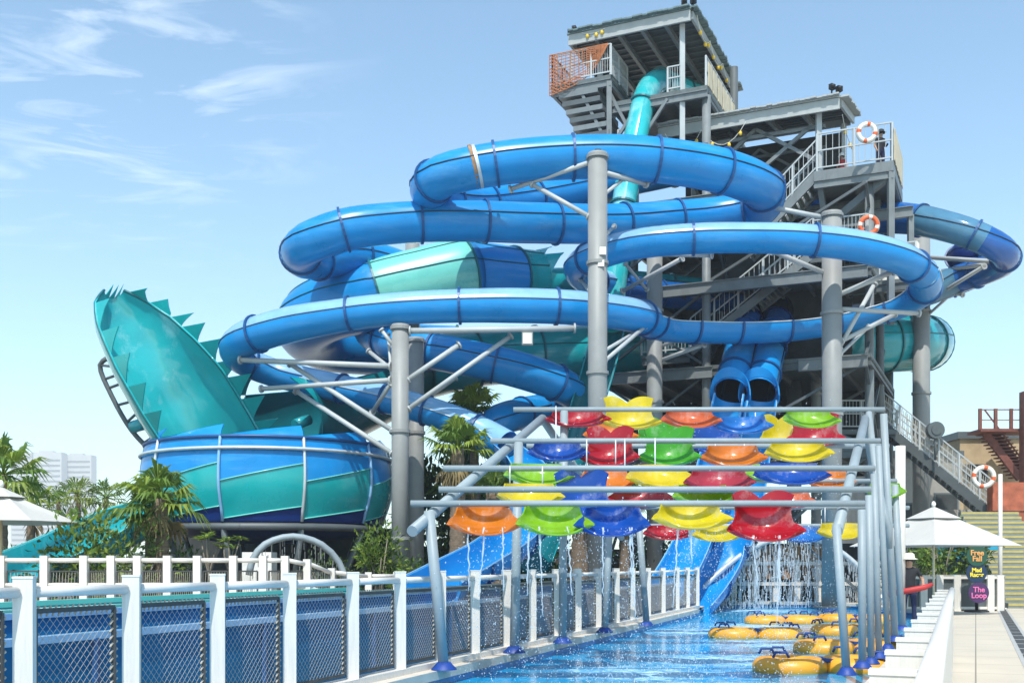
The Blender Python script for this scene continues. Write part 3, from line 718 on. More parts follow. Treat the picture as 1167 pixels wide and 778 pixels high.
# which sign of s lies to the upper right
SR = 1 if (fr[3][4].x > 0) else -1
nf = len(fr); 
for side, cnt in ((SR, 9), (-SR, 8)):
    for k in range(cnt if side == SR else cnt-1):
        i0 = int(2+(nf-4)*k/cnt); i1 = min(nf-1, int(2+(nf-4)*(k+1)/cnt)); n = 6
        rows = []
        for j in range(n+1):
            f = j/n; i = i0+(i1-i0)*f; ia = int(i); e = edge_pt(ia, side)
            if ia+1 < nf: e = lerp(e, edge_pt(ia+1, side), i-ia)
            p, r, t, u, s = fr[ia]
            Lf = (1.15 if side == SR else 1.05)*(f**1.15)*(1.0 if k < cnt-2 else .8)
            o = Vector((.90, -.42, .02)) if side == SR else Vector((.82, -.56, .02))
            rows.append([e+o*Lf*v/3+t*(.05*v/3*f) for v in range(4)])
        mb = MB(); mb.shell(rows, .03); mb.build('fin', 'sea_green', WV)
pe, re_, te, ue, se = fr[-1]
for k in range(1, 4):
    a0, a1 = lerp(-84, 40, k/4), lerp(-84, 40, (k+1)/4); rows = []
    for j in range(6):
        f = j/5; a = R(lerp(a0, a1, f))*SR; d_ = ue*-math.cos(a)*0+(-ue*math.cos(a) if False else ue*0)
        q = pe+(ue*math.cos(math.pi-a)+se*math.sin(math.pi-a))*re_
        rows.append([q+(Vector((.35, -.15, .8)))*(.6*(f**1.2)*v/3) for v in range(4)])
    mb = MB(); mb.shell(rows, .03); mb.build('fin', 'sea_green', WV)
for sgn in (1, -1):
    mb = MB(); mb.tube([edge_pt(i, sgn) for i in range(nf)], .05, 6); mb.build('edge_pipe', 'flange_teal', WV)
# curved support ladder behind its left edge
Lr = [spline([(P(x, y, Y), .1) for x, y, Y in q], .3) for q in (((170, 512, 39.6), (150, 490, 39.6), (128, 452, 39.6), (114, 416, 39.6), (122, 408, 39.4)), ((182, 505, 39.4), (166, 478, 39.3), (146, 446, 39.2), (132, 418, 39.2), (124, 408, 39.2)))]
for q in Lr:
    mb = MB(); mb.tube([a[0] for a in q], .09, 7); mb.build('support_rail', 'steel_dark', WV)
for k in range(1, 8):
    a = Lr[0][int(len(Lr[0])*k/8.5)][0]; b_ = Lr[1][int(len(Lr[1])*k/8.5)][0]; mb = MB(); mb.cyl(a, b_, .05, 6); mb.build('rung', 'steel_dark', WV)
mb = MB(); mb.cyl(P(150, 487, 39.4), P(166, 482, 39.3), .22, 10); mb.build('drain_stub', 'teal', WV)
# dark teal mouth of the raft tube right of the wall
MO = spline([(P(322, 476, 40.5), 2.0), (P(350, 470, 41.5), 1.85), (P(400, 455, 43), 1.5), (P(450, 436, 44.3), 1.28), (P(482, 420, 44.7), 1.22)])
fm_ = frames(MO); mb = MB(); sweep(mb, fm_, 24, 60, 300, .05); mb.build('raft_mouth', 'teal_dark', WV)
for k, a_ in enumerate((-50, 60, 100, 140)):
    p, r, t, u, s = fm_[0]; rows = []
    for j in range(6):
        f = j/5; a = R(a_*-1+38*f); w = math.sin(math.pi*(.5+f/2))
        rows.append([p+(u*math.cos(a)+s*math.sin(a))*(r+.25*v/3*(1-f))-t*(.95*(1-f)**1.4*v/3) for v in range(4)])
    mb = MB(); mb.shell(rows, .03); mb.build('mouth_fin', 'sea_green', WV)
mb = MB(); mb.cyl(P(336, 484, 39.6), P(352, 478, 40.1), .2, 12); mb.build('water_jet', 'teal', WV)
# teal exit ramp at the left
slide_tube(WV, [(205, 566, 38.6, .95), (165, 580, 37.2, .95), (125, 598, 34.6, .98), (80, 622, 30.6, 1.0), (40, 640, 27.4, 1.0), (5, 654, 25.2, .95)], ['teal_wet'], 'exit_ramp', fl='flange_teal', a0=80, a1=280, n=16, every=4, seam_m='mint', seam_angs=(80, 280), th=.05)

# ================================================================== TOWER (own frame: a runs left, b runs away, both turned with the channel)
O = Vector((6.93, 43, 0)); E1 = Vector((-.9116, .4111, 0)); E2 = Vector((.4111, .9116, 0)); RT = math.atan2(-.4111, .9116)
def T(a, b, z): return O+E1*a+E2*b+Vector((0, 0, z))
TW = thing('slide_tower', 'tall grey steel stair tower with two pitched roofs, platforms, balconies and stairs behind the slides', 'tower', T(-1, 4, 0))
def slab(a0, a1, b0, b1, z, th, m, name, beams=True):
    mb = MB(); c = T((a0+a1)/2, (b0+b1)/2, z-th/2)
    mb.box(c, (abs(a1-a0), b1-b0, th), 0, RT); mb.build(name, m, TW)
    if beams:
        mb = MB(); h = .3
        zz = z-th-h/2-.002
        for b in (b0+.08, b1-.08): mb.ibeam(T(a0, b, zz), T(a1, b, zz), .16, h)
        n = max(2, int(abs(a1-a0)/1.2))
        for k in range(n+1):
            a = lerp(a0, a1, k/n); a = min(max(a, min(a0, a1)+.06), max(a0, a1)-.06); mb.ibeam(T(a, b0+.16, zz), T(a, b1-.16, zz), .12, h-.05)
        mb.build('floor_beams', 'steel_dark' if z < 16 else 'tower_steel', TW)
def railing(p, q, h=1.2, m='steel_light', post=1.2, bal=.14, name='railing', parent=None, par_top=True):
    p = Vector(p); q = Vector(q); L_ = (q-p).length; n = max(1, round(L_/post)); mb = MB(); U = Vector((0, 0, 1))
    for k in range(n+1):
        c = lerp(p, q, k/n); mb.bar(c, c+U*h, .07, .07, up=Vector((0, 1, 0)))
    for z in (h, h*.55, .14): mb.bar(p+U*z, q+U*z, .05, .05)
    if bal:
        k = bal
        while k < L_:
            c = lerp(p, q, k/L_); mb.bar(c+U*.14, c+U*h, .018, .018, up=Vector((0, 1, 0))); k += bal
    return mb.build(name, m, parent or TW)
# main columns
for (a, b, z1) in ((3.9, .6, 19.9), (-.6, .4, 19.9), (3.9, 5.2, 19.9), (-.6, 5.2, 23.0), (-6.6, 5.4, 18.8), (-6.6, 1.6, 16.2), (3.9, 9.4, 16), (-.6, 9.4, 16), (-6.6, 9.4, 16)):
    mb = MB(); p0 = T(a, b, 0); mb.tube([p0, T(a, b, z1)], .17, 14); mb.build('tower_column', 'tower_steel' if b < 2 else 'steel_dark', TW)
for z in (16.0, 12.6, 9.3, 5.9):
    slab(-6.8, 4.1, .3 if z < 15 else 3.4, 9.6, z, .12, 'deck_grate', 'platform')
    if z >= 15: slab(-1.2, 4.1, .3, 3.38, z, .12, 'deck_grate', 'platform')
# edge girders and braces on the front face
for z, aa, ab in ((15.7, 4.2, -1.4), (12.3, 4.2, -6.7), (9.0, 4.2, -.9), (9.0, -4.2, -6.7)):
    mb = MB(); mb.ibeam(T(aa, .12, z), T(ab, .12, z), .2, .45); mb.build('girder', 'tower_steel', TW)
mb = MB()
for (a0, z0, a1, z1) in ((3.9, 5.9, -.6, 9), (-.6, 5.9, 3.9, 9), (-.6, 9.3, 3.9, 12.3), (3.9, 9.3, -.6, 12.3), (-.6, 5.9, -6.6, 9), (-6.6, 5.9, -.6, 9), (3.9, .3, -.6, 5.5), (-.6, .3, 3.9, 5.5), (-6.6, .3, -.6, 5.5), (-.6, .3, -6.6, 5.5), (3.9, 12.6, -.6, 15.7), (-.6, 12.6, -6.6, 15.7)):
    for b in (.5, 5.2): mb.bar(T(a0, b, z0), T(a1, b, z1), .1, .1)
mb.build('cross_bracing', 'steel_dark', TW)
mb = MB()
for (b0, z0, b1, z1) in ((.5, 5.9, 5.2, 9), (5.2, 5.9, .5, 9), (.5, 9.3, 5.2, 12.3), (.5, .3, 5.2, 5.5), (5.2, .3, 9.4, 5.5), (5.2, 12.6, .5, 15.7), (5.2, 9.3, 9.4, 12.3)):
    for a in (3.9, -.6, -6.6): mb.bar(T(a, b0, z0), T(a, b1, z1), .1, .1)
mb.build('cross_bracing', 'steel_dark', TW)
mb = MB(); mb.box(T(-1.4, 9.7, 14.4), (10.6, .08, 9.6), 0, RT); mb.build('rear_shade_sheet', 'steel_dark', TW)  # added rear sheets, standing in for the darkness inside the tower
mb = MB(); mb.box(T(-1.4, 8.6, 7.6), (10.4, .08, 3.2), 0, RT); mb.build('rear_shade_sheet', 'shadow_void', TW)
mb = MB(); mb.box(T(-3.2, 4.6, 14.4), (5.6, .08, 3.0), 0, RT); mb.build('inner_shade_sheet', 'shadow_void', TW)  # added dark sheets in place of shade between the tower levels
mb = MB(); mb.box(T(-1.9, 5.05, 17.75), (6.8, .06, 3.3), 0, RT); mb.build('inner_shade_sheet', 'shadow_void', TW)  # added dark sheet for the shade below the lower roof
mb = MB(); mb.box(T(-2.6, 3.0, 11.0), (6.4, .06, 3.0), 0, RT); mb.build('inner_shade_sheet', 'shadow_void', TW)
# ---- upper platform
slab(3.2, 5.8, -.1, 2.2, 21.25, .14, 'deck_grate', 'balcony_floor')
slab(-.7, 3.2, .1, 7.4, 20.2, .14, 'deck_grate', 'upper_platform')
def wallrail(p, q, h, m='steel_light', name='balustrade'):
    railing(p, q, h, m, post=.9, bal=.1, name=name)
wallrail(T(5.75, -.05, 21.25), T(3.2, -.05, 21.25), 1.25); wallrail(T(5.75, -.05, 21.25), T(5.75, 2.1, 21.25), 1.25, 'rust'); wallrail(T(3.25, 0, 21.25), T(3.25, 2.2, 21.25), 1.25)
wallrail(T(-.6, .3, 20.2), T(-.6, 7.2, 20.2), 1.25); wallrail(T(3.1, 2.4, 20.2), T(3.1, 7.2, 20.2), 1.25); wallrail(T(.9, .15, 20.2), T(.35, .15, 20.2), 1.0)
mb = MB()
for k in range(8):
    mb.bar(T(-.66, .5+k*.8, 20.35), T(-.66, 1.2+k*.8, 20.35), .03, .02)
    mb.box(T(-.66, .8+k*.82, 20.8), (.03, .6, .95), 0, RT)
mb.build('infill_panel', 'wood_pole', TW)
# stacked underside (switchback steps) below the balcony
for k in range(6):
    mb = MB(); mb.box(T(4.6-k*.13, .9, 20.75-k*.36), (1.7-.06*k, 2.0, .2), 0, RT); mb.build('stair_soffit', 'steel_dark' if k % 2 else 'tower_steel', TW)
for (a, b) in ((3.3, .0), (3.9, 1.9), (2.2, .15)):
    mb = MB(); mb.bar(T(a, b, 15.9), T(a, b, 21.0 if a > 3 else 20), .2, .2, up=Vector((0, 1, 0))); mb.bar(T(a, b, 18.2), T(a-1.3, b, 19.95), .12, .12); mb.bar(T(a, b, 18.4), T(a+1.2, b, 20.8), .12, .12); mb.build('bracket_post', 'tower_steel', TW)
slab(-.7, 3.0, .2, 3.0, 18.0, .12, 'deck_grate', 'half_landing')
railing(T(3.0, .25, 18.0), T(1.8, .25, 18.0), 1.1)
# ---- roofs
def roof(a0, a1, b0, b1, zf, zb, name, tin='roof_tin', posts=()):
    """mono pitch: a0 right, a1 left, b0 front, b1 back"""
    r_ = MB(); n = int(abs(a1-a0)/.16)*2
    top = []; bot = []
    for j in range(n+1):
        a = lerp(a0-.15, a1+.15, j/n); dz = .035*(j % 2)
        top.append((a, dz))
    g1 = [[T(a, b0-.2, zf+.20+dz) for a, dz in top], [T(a, b1+.2, zb+.20+dz) for a, dz in top]]
    r_.grid(g1, 0, False); g2 = [[T(a, b0-.2, zf+.16) for a, dz in top][::-1], [T(a, b1+.2, zb+.16) for a, dz in top][::-1]]; r_.grid(g2, 1, False)
    r_.grid([g1[0][::-1], g2[0]], 0, False); r_.grid([g1[1], g2[1][::-1]], 0, False)
    rq = random.Random(int(a1*10)); k = b0-.2
    while k < b1+.2:                                   # ragged tile courses along the right eave
        f = (k-b0)/(b1-b0); r_.box(T(a0-.2-rq.uniform(0, .08), k+.1, lerp(zf, zb, f)+.24+rq.uniform(-.02, .03)), (.34, .2, .07), 0, RT); k += .22
    k = a0
    while k < a1+.1:
        r_.box(T(k, b0-.24-rq.uniform(0, .05), zf+.245+rq.uniform(-.015, .02)), (.2, .22, .06), 0, RT); k += .21
    rf_ = r_.build('roof', [tin, 'roof_under'], TW)
    mb = MB(); mb.bar(T(a0-.1, b0-.12, zf-.06), T(a1+.1, b0-.12, zf-.06), .1, .42); mb.bar(T(a0-.12, b0, zf), T(a0-.12, b1, zb), .1, .3); mb.bar(T(a1+.12, b0, zf), T(a1+.12, b1, zb), .1, .3); mb.bar(T(a0, b1+.1, zb), T(a1, b1+.1, zb), .1, .3)
    mb.build('fascia_beam', 'fascia', rf_)
    mb = MB()
    for k in range(1, 5):
        a = lerp(a0, a1, k/5); mb.ibeam(T(a, b0, zf-.04), T(a, b1, zb-.04), .14, .24)
    mb.build('rafter', 'tower_steel', rf_)
    mb = MB(); k = b0+.3
    while k < b1:
        f = (k-b0)/(b1-b0); mb.bar(T(a0-.05, k, lerp(zf, zb, f)+.115), T(a1+.05, k, lerp(zf, zb, f)+.115), .07, .07); k += .5
    mb.build('purlin', 'steel_dark', rf_)
    for (a, b, zbse) in posts:
        f = (b-b0)/(b1-b0); mb = MB(); mb.bar(T(a, b, zbse), T(a, b, lerp(zf, zb, f)-.15), .2, .2, up=Vector((0, 1, 0))); mb.build('roof_post', 'steel_light', TW)
    return rf_
r1 = roof(.0, 4.9, .0, 7.6, 23.0, 22.9, 'roof', posts=((.35, .3, 17.6), (3.9, .6, 20.2), (.3, 7.2, 20.2), (4.2, 7.2, 20.2)))
r2 = roof(-5.45, 1.5, 1.4, 5.2, 19.15, 19.9, 'roof', 'fascia', posts=((-4.7, 1.7, 16.5), (-5.2, 5.0, 16.0), (1.1, 4.9, 16.0)))
mb = MB()
for (a0, z0, a1, z1) in ((-4.7, 17.2, -2.2, 18.9), (-2.2, 18.9, .2, 17.0), (.2, 17.0, 1.2, 18.9), (-4.9, 18.6, 1.3, 18.6), (-4.4, 18.7, -1.2, 16.4)):
    mb.bar(T(a0, 2.0, z0), T(a1, 2.0, z1), .12, .14); mb.bar(T(a0+.3, 4.2, z0), T(a1+.3, 4.2, z1), .1, .1)
mb.build('roof_truss', 'tower_steel', TW)
# floodlights on the roof corners
for (a, b, z) in ((-.2, -.1, 23.4), (.15, -.15, 23.43), (4.8, .0, 23.35), (5.05, .1, 23.3), (-.2, 7.7, 23.25), (-5.5, 1.4, 19.62), (-5.25, 1.3, 19.7)):
    mb = MB(); c = T(a, b, z); mb.bar(c-Vector((0, 0, .25)), c, .05, .05, up=Vector((0, 1, 0))); mb.box(c+Vector((0, -.05, .06)), (.22, .16, .2), 0, RT+a); mb.lathe((c.x, c.y-.14, c.z+.06), [(0, -.08), (.09, -.05), (.09, .05), (0, .08)], 8)
    mb.build('floodlight', 'black', TW)
# right landing and its balustrade
slab(-7.5, -4.6, 1.18, 5.2, 16.6, .35, 'tower_steel', 'landing', beams=True)
railing(T(-7.45, 1.25, 16.6), T(-4.7, 1.25, 16.6), 1.45, post=1.35, bal=.24); railing(T(-7.42, 1.3, 16.6), T(-7.42, 5.1, 16.6), 1.45, post=.9, bal=.12, m='tower_steel'); railing(T(-7.45, 5.1, 16.6), T(-5.2, 5.1, 16.6), 1.3, bal=.2)
mb = MB()
for k in range(6): mb.box(T(-7.52, 1.7+k*.6, 17.3), (.03, .5, 1.2), 0, RT)
mb.build('side_panel', 'wood_pole', TW)
mb = MB(); mb.bar(T(-7.4, 1.3, 10.5), T(-7.4, 1.3, 16.2), .22, .22, up=Vector((0, 1, 0))); mb.build('landing_post', 'tower_steel', TW)
mb = MB(); mb.bar(T(-8.0, 2.6, 12), T(-8.0, 2.6, 14.9), .2, .2, up=Vector((0, 1, 0))); mb.build('landing_post', 'tower_steel', TW)
mb = MB(); mb.bar(T(-7.3, 1.35, 16.1), T(-4.6, 2.6, 14.6), .2, .3); mb.bar(T(-4.8, 1.5, 16.1), T(-4.9, 2.6, 14.4), .2, .2); mb.build('landing_brace', 'tower_steel', TW)
mb = MB(); mb.ibeam(T(-8.1, 2.5, 15.0), T(-4.4, 2.5, 15.0), .2, .4); mb.build('girder', 'tower_steel', TW)
for k in range(5):
    mb = MB(); mb.box(T(-5.4, 2.2+k*.5, 14.6-k*.42), (3.0, .5, .1), 0, RT); mb.build('soffit_plate', 'steel_dark' if k % 2 else 'tower_steel', TW)
# stairs: (start low, end high) with width along b
def stairs(p, q, width, n, name='stairs', m='tower_steel', tread='tread_grey', side=E2, parent=None):
    p = Vector(p); q = Vector(q); mb = MB(); W = side*width
    for e in (Vector((0, 0, 0)), W): mb.bar(p+e, q+e, .08, .34)
    st = mb.build('stair_stringer', m, parent or TW)
    mb = MB(); d = (q-p); hd = Vector((d.x, d.y, 0)); hl = hd.length/n; hd.normalize()
    rz = math.atan2(W.y, W.x)
    for k in range(n):
        c = lerp(p, q, (k+.5)/n)+W*.5; mb.box((c.x, c.y, c.z), (width-.1, hl*.92, .05), 0, rz); mb.box((c.x, c.y, c.z-.09), (width-.1, .02, .12), 0, rz)
    mb.build('treads', tread, st)
    for e in (Vector((0, 0, .17)), W+Vector((0, 0, .17))): railing(p+e, q+e, 1.2, 'steel_light', post=1.1, bal=.24, parent=parent)
stairs(T(-1.9, 1.3, 13.9), T(-4.7, 1.3, 16.5), 1.3, 13)
stairs(T(.2, 1.0, 10.0), T(-4.6, 1.0, 13.4), 1.3, 17)
slab(-6.6, -4.5, .9, 2.6, 13.45, .12, 'deck_grate', 'half_landing'); railing(T(-6.6, .95, 13.45), T(-4.6, .95, 13.45), 1.2); railing(T(-6.55, .95, 13.45), T(-6.55, 2.6, 13.45), 1.2)
slab(.2, 2.2, .8, 2.6, 10.0, .12, 'deck_grate', 'half_landing'); railing(T(2.2, .85, 10), T(.2, .85, 10), 1.2)
# white screen and lower landing with ring on the right
mb = MB(); mb.box(T(-7.3, 3.6, 13.2), (1.9, .06, 1.9), 0, RT); mb.build('white_screen', 'lamp_white', TW)
railing(T(-8.2, 2.2, 12.4), T(-5.6, 2.2, 12.4), 1.35, bal=.3); slab(-8.2, -5.6, 2.2, 4.0, 12.4, .12, 'deck_grate', 'lower_landing')
mb = MB(); c = P(944, 250, 43.2); mb.box((c.x, c.y, c.z), (.9, .3, .6)); mb.build('control_box', 'tower_steel', TW)
# string lights with yellow floats
def bulbs(pts, sag, parent=TW):
    mb = MB(); mc = []
    for a, b in zip(pts[:-1], pts[1:]):
        n = 8; q = [lerp(a, b, k/n)-Vector((0, 0, sag*4*(k/n)*(1-k/n))) for k in range(n+1)]; mb.tube(q, .014, 4, caps=False); mc += [q[2], q[5], q[7]]
    w = mb.build('light_string', 'bulb_clear', parent)
    mb = MB()
    for i, c in enumerate(mc): mb.lathe((c.x, c.y, c.z-.1), [(0, -.1), (.06, -.06), (.075, 0), (.05, .07), (0, .1)], 8)
    mb.build('bulb', 'bulb_yellow', w)
bulbs([T(1.3, 1.15, 19.0), T(-.2, 1.15, 18.9), T(-2.0, 1.15, 18.95)], .75)
bulbs([T(-.25, .3, 23.1), T(-.25, 2.4, 23.0), T(-.25, 4.6, 23.0), T(-.25, 7.4, 22.9)], .45)
bulbs([T(4.4, -.2, 23.1), T(3.4, -.2, 23.1)], .1)
bulbs([T(-5.6, 1.6, 18.8), T(-5.7, 4.4, 18.6)], .4)
# orange netting hung over the balcony
rows = []
for i in range(13):
    f = i/12; row = []
    for j in range(15):
        g = j/14; a = 5.85-2.55*g; top = 22.5; low = top-1.55*(1-g**2.2)-.12
        row.append(T(a, -.12-.12*math.sin(g*7)*f, lerp(top-(1-f)*0-.35*math.sin(math.pi*g)*0, low, f)))
    rows.append(row)
mb = MB()
for i in range(13): mb.tube(rows[i], .022 if i in (0, 12) else .016, 4, caps=False)
for j in range(15): mb.tube([r[j] for r in rows], .016, 4, caps=False)
for i in range(12):
    for j in range(14):
        if random.random() < .75 and (j > 8 or i > 8 or j < 2): mb.tube([rows[i][j], rows[i+1][j+1]], .02, 4, caps=False)
o = mb.build('safety_net', 'orange_net', loc=T(5.8, -.1, 21.2)); tag(o, 'orange safety netting hung over the topmost balcony railing', 'netting')

# ================================================================== LIFEBUOYS
def buoy(c, ax, m0, m1, label, rad=.34):
    t = thing('lifebuoy', label, 'lifebuoy', c, 'lifebuoys hung on railings')
    mb = MB(); mb.torus(c, ax, rad, .085, 32, 10, matf=lambda f: 1 if (f*4) % 1 < .16 else 0); mb.build('ring', [m0, m1], t)
    mb = MB(); mb.torus(c, ax, rad+.09, .014, 32, 5); mb.build('grab_rope', 'rope', t)
buoy(P(988, 151, 40.7), (.1, 1, .1), 'ring_white', 'orange_ring', 'white and orange lifebuoy on the highest right landing beside the person in a hat', .30)
buoy(P(990, 257, 40.9), (.1, 1, .1), 'orange_ring', 'ring_white', 'plain orange lifebuoy on the white screened landing under the top one', .31)
buoy(P(1121, 543, 42.0), (.2, 1, .1), 'ring_white', 'orange_ring', 'white lifebuoy with red bands on the low stair railing in front of the tan building', .36)

# ================================================================== PEOPLE
def person(label, loc, h, pose, tops, legs, hat=None, rz=0, extra=None, seated=False):
    t = thing('person', label, 'person', loc)
    s = h/1.75
    J = dict(pel=(0, 0, .95), w=(0, .0, 1.12), ch=(0, .0, 1.34), nk=(0, -.01, 1.47), hd=(0, -.03, 1.56), ht=(0, -.03, 1.70),
             ls=(-.17, 0, 1.40), le=(-.25, .03, 1.14), lw=(-.24, -.10, .93), lh=(-.23, -.14, .85), rs=(.17, 0, 1.40), re=(.25, .03, 1.14), rw=(.24, -.10, .93), rh=(.23, -.14, .85),
             lt=(-.10, 0, .90), lk=(-.11, -.03, .50), la=(-.11, .02, .09), lf=(-.12, -.15, .03), rt=(.10, 0, .90), rk=(.11, -.03, .50), ra=(.11, .02, .09), rf=(.12, -.15, .03))
    J.update(pose)
    Rd = dict(pel=.145, w=.125, ch=.15, nk=.055, hd=.095, ht=.07, ls=.065, le=.045, lw=.032, lh=.04, rs=.065, re=.045, rw=.032, rh=.04, lt=.095, lk=.058, la=.038, lf=.035, rt=.095, rk=.058, ra=.038, rf=.035)
    Ed = [('pel', 'w'), ('w', 'ch'), ('ch', 'nk'), ('nk', 'hd'), ('hd', 'ht'), ('ch', 'ls'), ('ls', 'le'), ('le', 'lw'), ('lw', 'lh'), ('ch', 'rs'), ('rs', 're'), ('re', 'rw'), ('rw', 'rh'), ('pel', 'lt'), ('lt', 'lk'), ('lk', 'la'), ('la', 'lf'), ('pel', 'rt'), ('rt', 'rk'), ('rk', 'ra'), ('ra', 'rf')]
    ks = list(J); cs, sn = math.cos(rz), math.sin(rz)
    def W(v): return (v[0]*cs*s-v[1]*sn*s, v[0]*sn*s+v[1]*cs*s, v[2]*s)
    me = bpy.data.meshes.new('body'); me.from_pydata([W(J[k]) for k in ks], [(ks.index(a), ks.index(b)) for a, b in Ed], [])
    o = bpy.data.objects.new('body', me); COL.objects.link(o)
    sk = o.modifiers.new('skin', 'SKIN'); sk.use_smooth_shade = True
    for i, k in enumerate(ks):
        d = me.skin_vertices[0].data[i]; d.radius = (Rd[k]*s, Rd[k]*s*(.72 if k in ('ch', 'w', 'pel') else 1)); d.use_root = (k == 'pel')
    sb = o.modifiers.new('sub', 'SUBSURF'); sb.levels = sb.render_levels = 2
    dg = bpy.context.evaluated_depsgraph_get(); m2 = bpy.data.meshes.new_from_object(o.evaluated_get(dg)); o.modifiers.clear(); o.data = m2
    m2.materials.clear()
    for m_ in ('skin', tops, legs, 'black'): m2.materials.append(MATS[m_])
    hip = J['pel'][2]*s; nk = J['nk'][2]*s
    for p in m2.polygons:
        p.use_smooth = True; c = p.center
        lx_ = (c.x*cs+c.y*sn)/s
        arm = abs(lx_) > .235
        if c.z > nk-.02*s: p.material_index = 0
        elif arm and c.z < J['le'][2]*s+.10*s and c.z > hip-.2*s: p.material_index = 0
        elif c.z > hip+.03*s: p.material_index = 1
        elif c.z > .07*s: p.material_index = 2
        else: p.material_index = 3
    o.parent = t; ORG['body'] = tuple(loc); ORG[o.name] = tuple(loc)
    hd = Vector(W(J['hd']))+Vector(loc); hz = Vector(W((0, 0, .1)))
    # facial features and hair
    fd = Vector((math.sin(rz), -math.cos(rz), 0)); sd = Vector((math.cos(rz), math.sin(rz), 0))
    mb = MB(); e0 = hd+fd*(.088*s)+Vector((0, 0, .05*s))
    for k in (-1, 1): mb.lathe(e0+sd*(.033*s*k), [(0, -.012), (.014, 0), (0, .012)], 8)
    mb.build('eyes', 'black', t)
    mb = MB(); n0 = hd+fd*(.092*s)+Vector((0, 0, .012*s)); mb.tube([n0+Vector((0, 0, .03)), n0+fd*.022, n0-Vector((0, 0, .008))], [.008, .014, .008], 6); mb.build('nose', 'skin', t)
    mb = MB(); c = hd+Vector((0, 0, .03*s)); 
    mb.lathe((c.x-fd.x*.025, c.y-fd.y*.025, c.z), [(.095*s, -.02*s), (.108*s, .04*s), (.10*s, .10*s), (.06*s, .15*s), (0, .165*s)], 14); mb.build('hair', 'black', t)
    if hat:
        mb = MB(); mb.lathe((c.x, c.y, c.z+.075*s), [(.19*s, -.03), (.20*s, -.02), (.125*s, .01), (.115*s, .09), (.07*s, .115), (0, .12)], 18); mb.lathe((c.x, c.y, c.z+.075*s), [(.19*s, -.03), (.11*s, -.005), (0, 0)], 18); mb.build('hat', hat, t)
    if extra: extra(t, Vector(loc), W)
    return t
def tube_held(t, loc, W):
    mb = MB(); q = [Vector(W(v))+loc for v in ((-.52, -.10, .80), (-.3, -.24, .86), (.05, -.27, .93), (.32, -.22, .99), (.50, -.10, 1.06))]; mb.tube(q, [.04, .062, .066, .062, .04], 10)
    o = mb.build('rescue_tube', 'cloth_red', loc=loc); tag(o, 'red rescue tube held across the waist by the lifeguard in black', 'rescue tube')
person('lifeguard in a pale hat and black top standing behind the steel posts by the pool', G(1036, 24, .08), 1.64, dict(rw=(.30, -.20, 1.02), rh=(.26, -.27, 1.0), re=(.30, .02, 1.16), lw=(-.26, -.2, .92), lh=(-.22, -.26, .9)), 'cloth_black', 'cloth_navy', 'hat', rz=-.3, extra=tube_held)
person('person in dark clothes and a black hat standing on the highest right landing', T(-6.9, 2.6, 16.6), 1.72, dict(rw=(.16, -.24, 1.12), rh=(.12, -.28, 1.16)), 'cloth_black', 'cloth_navy', 'black', rz=.3)
person('person in a white cap and red shirt waiting further back on the right landing', T(-5.35, 3.4, 16.6), 1.30, {}, 'cloth_red', 'cloth_black', 'lamp_white', rz=-.6)
person('person in a red shirt behind the orange net on the top balcony', T(4.2, 1.2, 21.25), 1.68, dict(lw=(-.2, -.28, 1.15), lh=(-.15, -.32, 1.2)), 'cloth_red', 'cloth_navy', None, rz=.2)

# ================================================================== SPLASH CANOPY
CA = thing('spray_canopy', 'pale grey steel frame of crossbeams on posts straddling the blue channel', 'frame', Vector((2.6, 19, 0)))
def Lx(Y): return -1.26+.318*(Y-14.3)
def Rx(Y): return 4.25+.385*(Y-14.3)
def zc(Y): return 2.13+.385*(Y-14.3) if Y <= 20 else 4.32-.305*(Y-20)
beams = [(14.8, 468, 985), (15.4, 500, 992), (16.4, 505, 997), (17.9, 559, 1003), (20.0, 585, 1008)]
for Y, a, b in beams:
    A_ = Vector(((a-583.5)/F*Y, Y, zc(Y))); B_ = Vector(((b-583.5)/F*Y, Y, zc(Y)))
    mb = MB(); mb.cyl(A_, B_, .045, 14); mb.build('crossbeam', 'frame_grey', CA)
backb = [(21.6, 600, 1013), (23.4, 630, 1022), (25.0, 645, 1036), (26.2, 660, 1036)]
for Y, a, b in backb:
    A_ = Vector(((a-583.5)/F*Y, Y, zc(Y))); B_ = Vector(((b-583.5)/F*Y, Y, zc(Y)))
    mb = MB(); mb.cyl(A_, B_, .048, 12); mb.build('crossbeam', 'frame_grey', CA)
dn = Vector((0, 0, -.16))
for (X,) in ((Lx,), (Rx,)):
    p0 = Vector((X(14.2), 14.2, zc(14.2)))+dn; p1 = Vector((X(20), 20, zc(20)))+dn; p2 = Vector((X(26.6), 26.6, zc(26.6)))+dn
    for a, b in ((p0, p1), (p1, p2)):
        mb = MB(); mb.cyl(a, b, .075, 14); mb.build('sloping_rail', 'frame_grey', CA)
def leg(px, top, r=.09, base=None):
    p = G(px, base or top[1], .10); q = Vector(top); mb = MB(); mb.tube([p, q], r, 14); l = mb.build('leg', 'frame_grey', CA)
    mb = MB(); mb.lathe((p.x, p.y, .105), [(0, .10), (r*1.25, .10), (r*1.7, .06), (r*2.3, .02), (r*2.4, 0)], 16); mb.build('foot_boot', 'base_blue', l)
for (px, pt, Y, Yt, r) in ((506, 489, 14.6, 14.6, .072), (586, 591, 17.4, 17.9, .075), (641, 643, 19.6, 20.0, .072), (689, 697, 22.6, 23.4, .075), (737, 727, 25.0, 25.0, .075)):
    leg(px, ((pt-583.5)/F*Yt, Yt, zc(Yt)-.03), r, Y)
